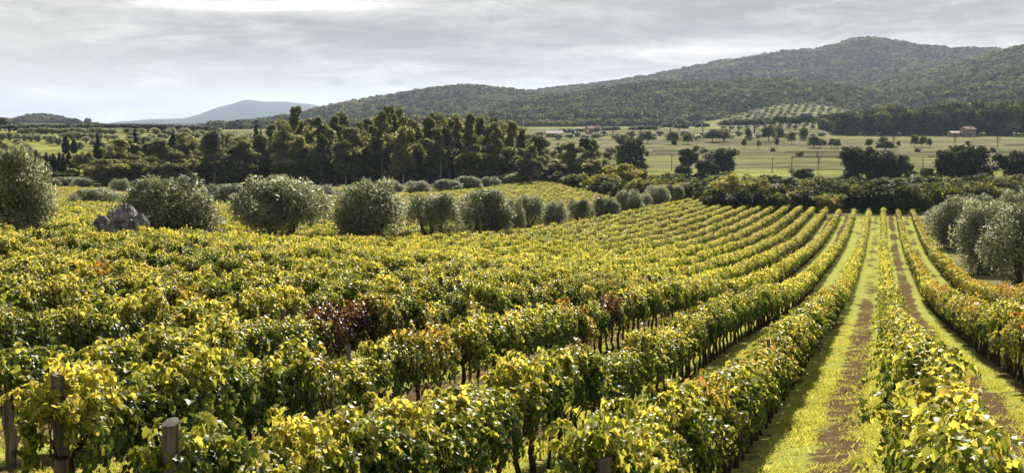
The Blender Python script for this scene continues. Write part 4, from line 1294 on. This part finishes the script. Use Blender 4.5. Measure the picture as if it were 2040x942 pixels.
MIDS = [merged(NEAR_G[i], TR[i], 'vine_mid') for i in range(6)] + [merged(NEAR_Y[i], TR[i], 'vine_mid') for i in range(3)] + [merged(NEAR_R[0], TR[0], 'vine_mid')]
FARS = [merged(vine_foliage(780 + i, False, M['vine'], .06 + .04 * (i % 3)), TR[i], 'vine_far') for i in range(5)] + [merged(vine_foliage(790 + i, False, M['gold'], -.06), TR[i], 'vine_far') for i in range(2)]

HEAD = math.pi / 2 - PHI                                 # local x of a vine points along its row
near, rest = [], []
for k, o, lo, far in rows:
    t0 = (lo - o * SPH) / CPH
    t1 = (far - o * SPH) / CPH
    tpos, n_in = t0 + .24, 0
    while tpos < t1:
        X, Y = plan(o, tpos)
        n_in += 1
        u = CX + F * X / Y if Y > 1 else 9e9
        sp_ = .82 if Y < 130 else 1.25
        hit = abs(u - CX) < 1120 + 60 * 26 / max(Y, 5)
        if hit and (k is None or rng.random() > .03):
            g_ = vnoise(np.array([X * .11 + 40]), np.array([Y * .06 + 40]), 77, 3)[0]
            gold = (g_ > .36 and rng.random() < .16) or (k in (-3, -2) and g_ > (-.05 if k == -2 else -.35)) or (k == 2 and 700 < u < 880 and rng.random() < .6) or (k in (0, 2, 3) and rng.random() < .07)
            red = (k == 3 and 594 < u < 712 and rng.random() < .6) or (k == 2 and 1196 < u < 1222) or (k == -3 and rng.random() < .012)
            gold = gold and not (k is not None and k > 0 and n_in < 7)
            kind = 'r' if red else ('y' if gold else 'g')
            item = (k, n_in, X, Y, kind, u, sp_)
            vis = (-40 < u < 2080)
            (near if (k is not None and Y < 60 and vis) else rest).append(item)
        tpos += sp_ * rng.uniform(.93, 1.07)
near.sort(key=lambda q: q[3])
rest += near[300:]
near = near[:300]
rowname = {0: 'the row just left of the track', -1: 'the row just right of the track', -2: 'the second row right of the track', -3: 'the third row right of the track'}
for k in range(1, 16):
    rowname[k] = f'the {nth(k + 1)} row left of the track'
order = {}
for i, (k, n_in, X, Y, kind, u, sp_) in enumerate(near):
    order[k] = order.get(k, 0) + 1
    j = int(rng.integers(0, 1000))
    fm = {'g': NEAR_G, 'y': NEAR_Y, 'r': NEAR_R}[kind]
    fm = fm[j % len(fm)]
    flip = math.pi * (j % 2)
    sz = float(rng.uniform(.84, 1.12)) * (.82 if rng.random() < .06 else 1.0)
    o = empty('grape_vine', (X, Y, gz(X, Y)), HEAD + flip + float(rng.normal(0, .06)), (1.0, float(rng.uniform(.75, 1.2)), sz))
    word = {'g': 'yellow-green', 'y': 'golden', 'r': 'rust-red'}[kind]
    tag(o, f'{word} grape vine, {nth(order[k])} from the near end of {rowname[k]}', 'vine', 'grape vines in the nearest rows')
    link(bpy.data.objects.new('trunk', TR[j % 8]), o)
    link(bpy.data.objects.new('foliage', fm), o)
vp, vr, vs_, vi, fpn, frn, fsn, fin = [], [], [], [], [], [], [], []
for k, n_in, X, Y, kind, u, sp_ in rest:
    j = int(rng.integers(0, 1000))
    zs = float(rng.uniform(.84, 1.12))
    mid_ = Y < 62
    (vp if mid_ else fpn).append((X, Y, 0))
    (vr if mid_ else frn).append((0, 0, HEAD + math.pi * (j % 2) + float(rng.normal(0, .08))))
    (vs_ if mid_ else fsn).append((1.0 if mid_ else sp_ / .86, float(rng.uniform(.75, 1.2)), zs))
    (vi if mid_ else fin).append((j % 6 if kind == 'g' else 6 + j % 3 if kind == 'y' else 9) if mid_ else (j % 5 if kind == 'g' else 5 + j % 2))
allp = np.array(vp + fpn, float)
allp[:, 2] = ground(allp[:, 0], allp[:, 1])
# one object for all vines past the nearest 300
scatter('vine_rows', allp, np.array(vr + frn), np.array(vs_ + fsn), np.array(vi + [10 + q for q in fin]), MIDS + FARS, 'further rows of yellow-green grape vines across the slope')

# ------------------------------------------------------------------ posts and wires
def post_mesh(seed, h, rad):
    r = np.random.default_rng(seed)
    q = wobble((0, 0, -.4), (.02, .01, h), 8, .009, r)
    V, Fc = tube(q, .70 * rad * np.array([1.05, 1.04, 1.0, 1, .98, .97, .96, .92]) * r.uniform(.93, 1.07, 8), 14)
    V = np.array(V)
    ang = np.arctan2(V[:, 1], V[:, 0])
    V[:, :2] *= (1 + .10 * np.sin(ang * 3 + seed) + .06 * np.sin(ang * 7 + seed * 2))[:, None]
    top = V[:, 2] > h - .03
    V[top, 2] += .25 * V[top, 0] - .01
    return mesh('wooden_post', V, Fc, M['post'])


ends = [(0, 1180, 906, .075, 'short wooden end post at the bottom edge, on the row left of the track'), (1, 322, 832, .085, 'stout grey end post with a split face, among leaves'),
        (2, 110, 748, .095, 'thick end post with a notched flat top'), (3, 8, 740, .10, 'dark end post cut by the left edge of the photo')]
for i, (k, u, vt, rad, lb) in enumerate(ends):
    D = near_end[k] - .05
    o_ = row_o(k)
    X, Y = plan(o_, (D - o_ * SPH) / CPH)
    if k in (1, 2, 3, 0):
        X = (u - CX) / F * Y * 1.005
    h = -(ray(u, vt)[1] * -1) * Y * -1 if False else ray(u, vt)[1] * Y - gz(X, Y)
    o = bpy.data.objects.new('wooden_post', post_mesh(i, max(1.2, h), rad))
    o.location, o.rotation_euler = (X, Y, gz(X, Y)), (0.05, .05 * (-1) ** i, i * 1.3)
    tag(link(o), lb, 'post', 'wooden end posts of the rows')
PM = [post_mesh(20 + i, 1.58, .05) for i in range(4)]
for k in range(-3, 5):
    o_ = row_o(k)
    n_ = 0
    for tt in np.arange(near_end.get(k, on_row(o_, -60)) + 5.0, 62, 5.6):
        X, Y = plan(o_, tt)
        u = CX + F * X / Y
        if not (-10 < u < 2060):
            continue
        n_ += 1
        o = bpy.data.objects.new('row_post', PM[n_ % 4])
        o.location, o.rotation_euler = (X, Y, gz(X, Y)), (float(rng.normal(0, .03)), float(rng.normal(0, .03)), float(rng.uniform(0, 6)))
        tag(link(o), f'slim wooden row post, {nth(n_)} along {rowname[k]}', 'post', 'slim wooden posts inside the rows')
for k in range(-2, 4):
    o_ = row_o(k)
    path = []
    for Yd in np.arange(near_end[k], 46, 2.0):
        X, Y = plan(o_, (Yd - o_ * SPH) / CPH)
        path.append((X, Y, gz(X, Y) + .78))
    V, Fc = tube(path, [.004] * len(path), 5)
    o = bpy.data.objects.new('trellis_wire', mesh('trellis_wire', V, Fc, M['wire']))
    tag(link(o), f'thin metal trellis wire strung along {rowname[k]}', 'wire', 'trellis wires of the near rows')

# ------------------------------------------------------------------ grass in the near lanes
def tuft(seed):
    r = np.random.default_rng(seed)
    n_ = 26
    a = r.uniform(0, 6.28, n_)
    pos_ = np.c_[r.normal(0, .09, n_), r.normal(0, .09, n_), np.zeros(n_)]
    tip = np.c_[np.cos(a) * .55, np.sin(a) * .55, r.uniform(.5, 1.0, n_)]
    nrm = np.c_[np.cos(a + 1.57), np.sin(a + 1.57), r.uniform(.0, .5, n_)]
    V, Fc, tn = leaves(pos_, nrm, tip, r.uniform(.03, .085, n_), BLADE_V, BLADE_F, np.clip(r.normal(.5, .2, n_), 0, 1), np.full(n_, .16))
    return mesh('grass_tuft', V, Fc, M['grass'], {'tone': ('FLOAT', tn)})


gp = []
for k in range(-4, 6):
    n_ = 8500 if k < 2 else 4000
    off = row_o(k) + PITCH_ROW * rng.uniform(.14, .86, n_)
    tt = 7 + (75 - 7) * rng.random(n_) ** 1.5
    X, Y = tt * SPH - off * CPH, tt * CPH + off * SPH
    f_ = (off - row_o(k)) / PITCH_ROW
    fade = np.clip((75 - tt) / 45, 0, 1)
    pr = np.where(np.abs(f_ - .45) < .16, .12 if k else .8, 1.0) * np.where(vnoise(X * .9, Y * .9, 5, 3) > -.12, 1, .25)
    keep = (rng.random(n_) < pr * fade) & (np.abs(X / Y) < .44)
    gp.append(np.c_[X, Y][keep])
gp = np.concatenate(gp)
gp = np.c_[gp, ground(gp[:, 0], gp[:, 1]) - .01]
gs = rng.uniform(.6, 1.25, (len(gp), 1)) * np.ones((1, 3))
scatter('grass', gp, np.c_[np.zeros((len(gp), 2)), rng.uniform(0, 6.28, len(gp))], gs, rng.integers(0, 4, len(gp)), [tuft(800 + i) for i in range(4)], 'short bright grass in the lanes between vine rows')

# ------------------------------------------------------------------ haze
HAZE = True
if HAZE:
    V, Fc = box(-24000, 24000, -3000, 26000, -40, 420)
    hm, t = new_mat('pale_air')
    pv = t.n('ShaderNodeVolumePrincipled')
    pv.inputs['Color'].default_value = (0.44, 0.54, 0.69, 1)
    pv.inputs['Density'].default_value = 4.2e-5
    pv.inputs['Anisotropy'].default_value = 0.3
    t.t.links.new(pv.outputs[0], t.n('ShaderNodeOutputMaterial').inputs['Volume'])
    tag(link(bpy.data.objects.new('haze', mesh('haze', V, Fc, hm))), 'thin pale haze over the plain and hills', None, None, 'stuff')
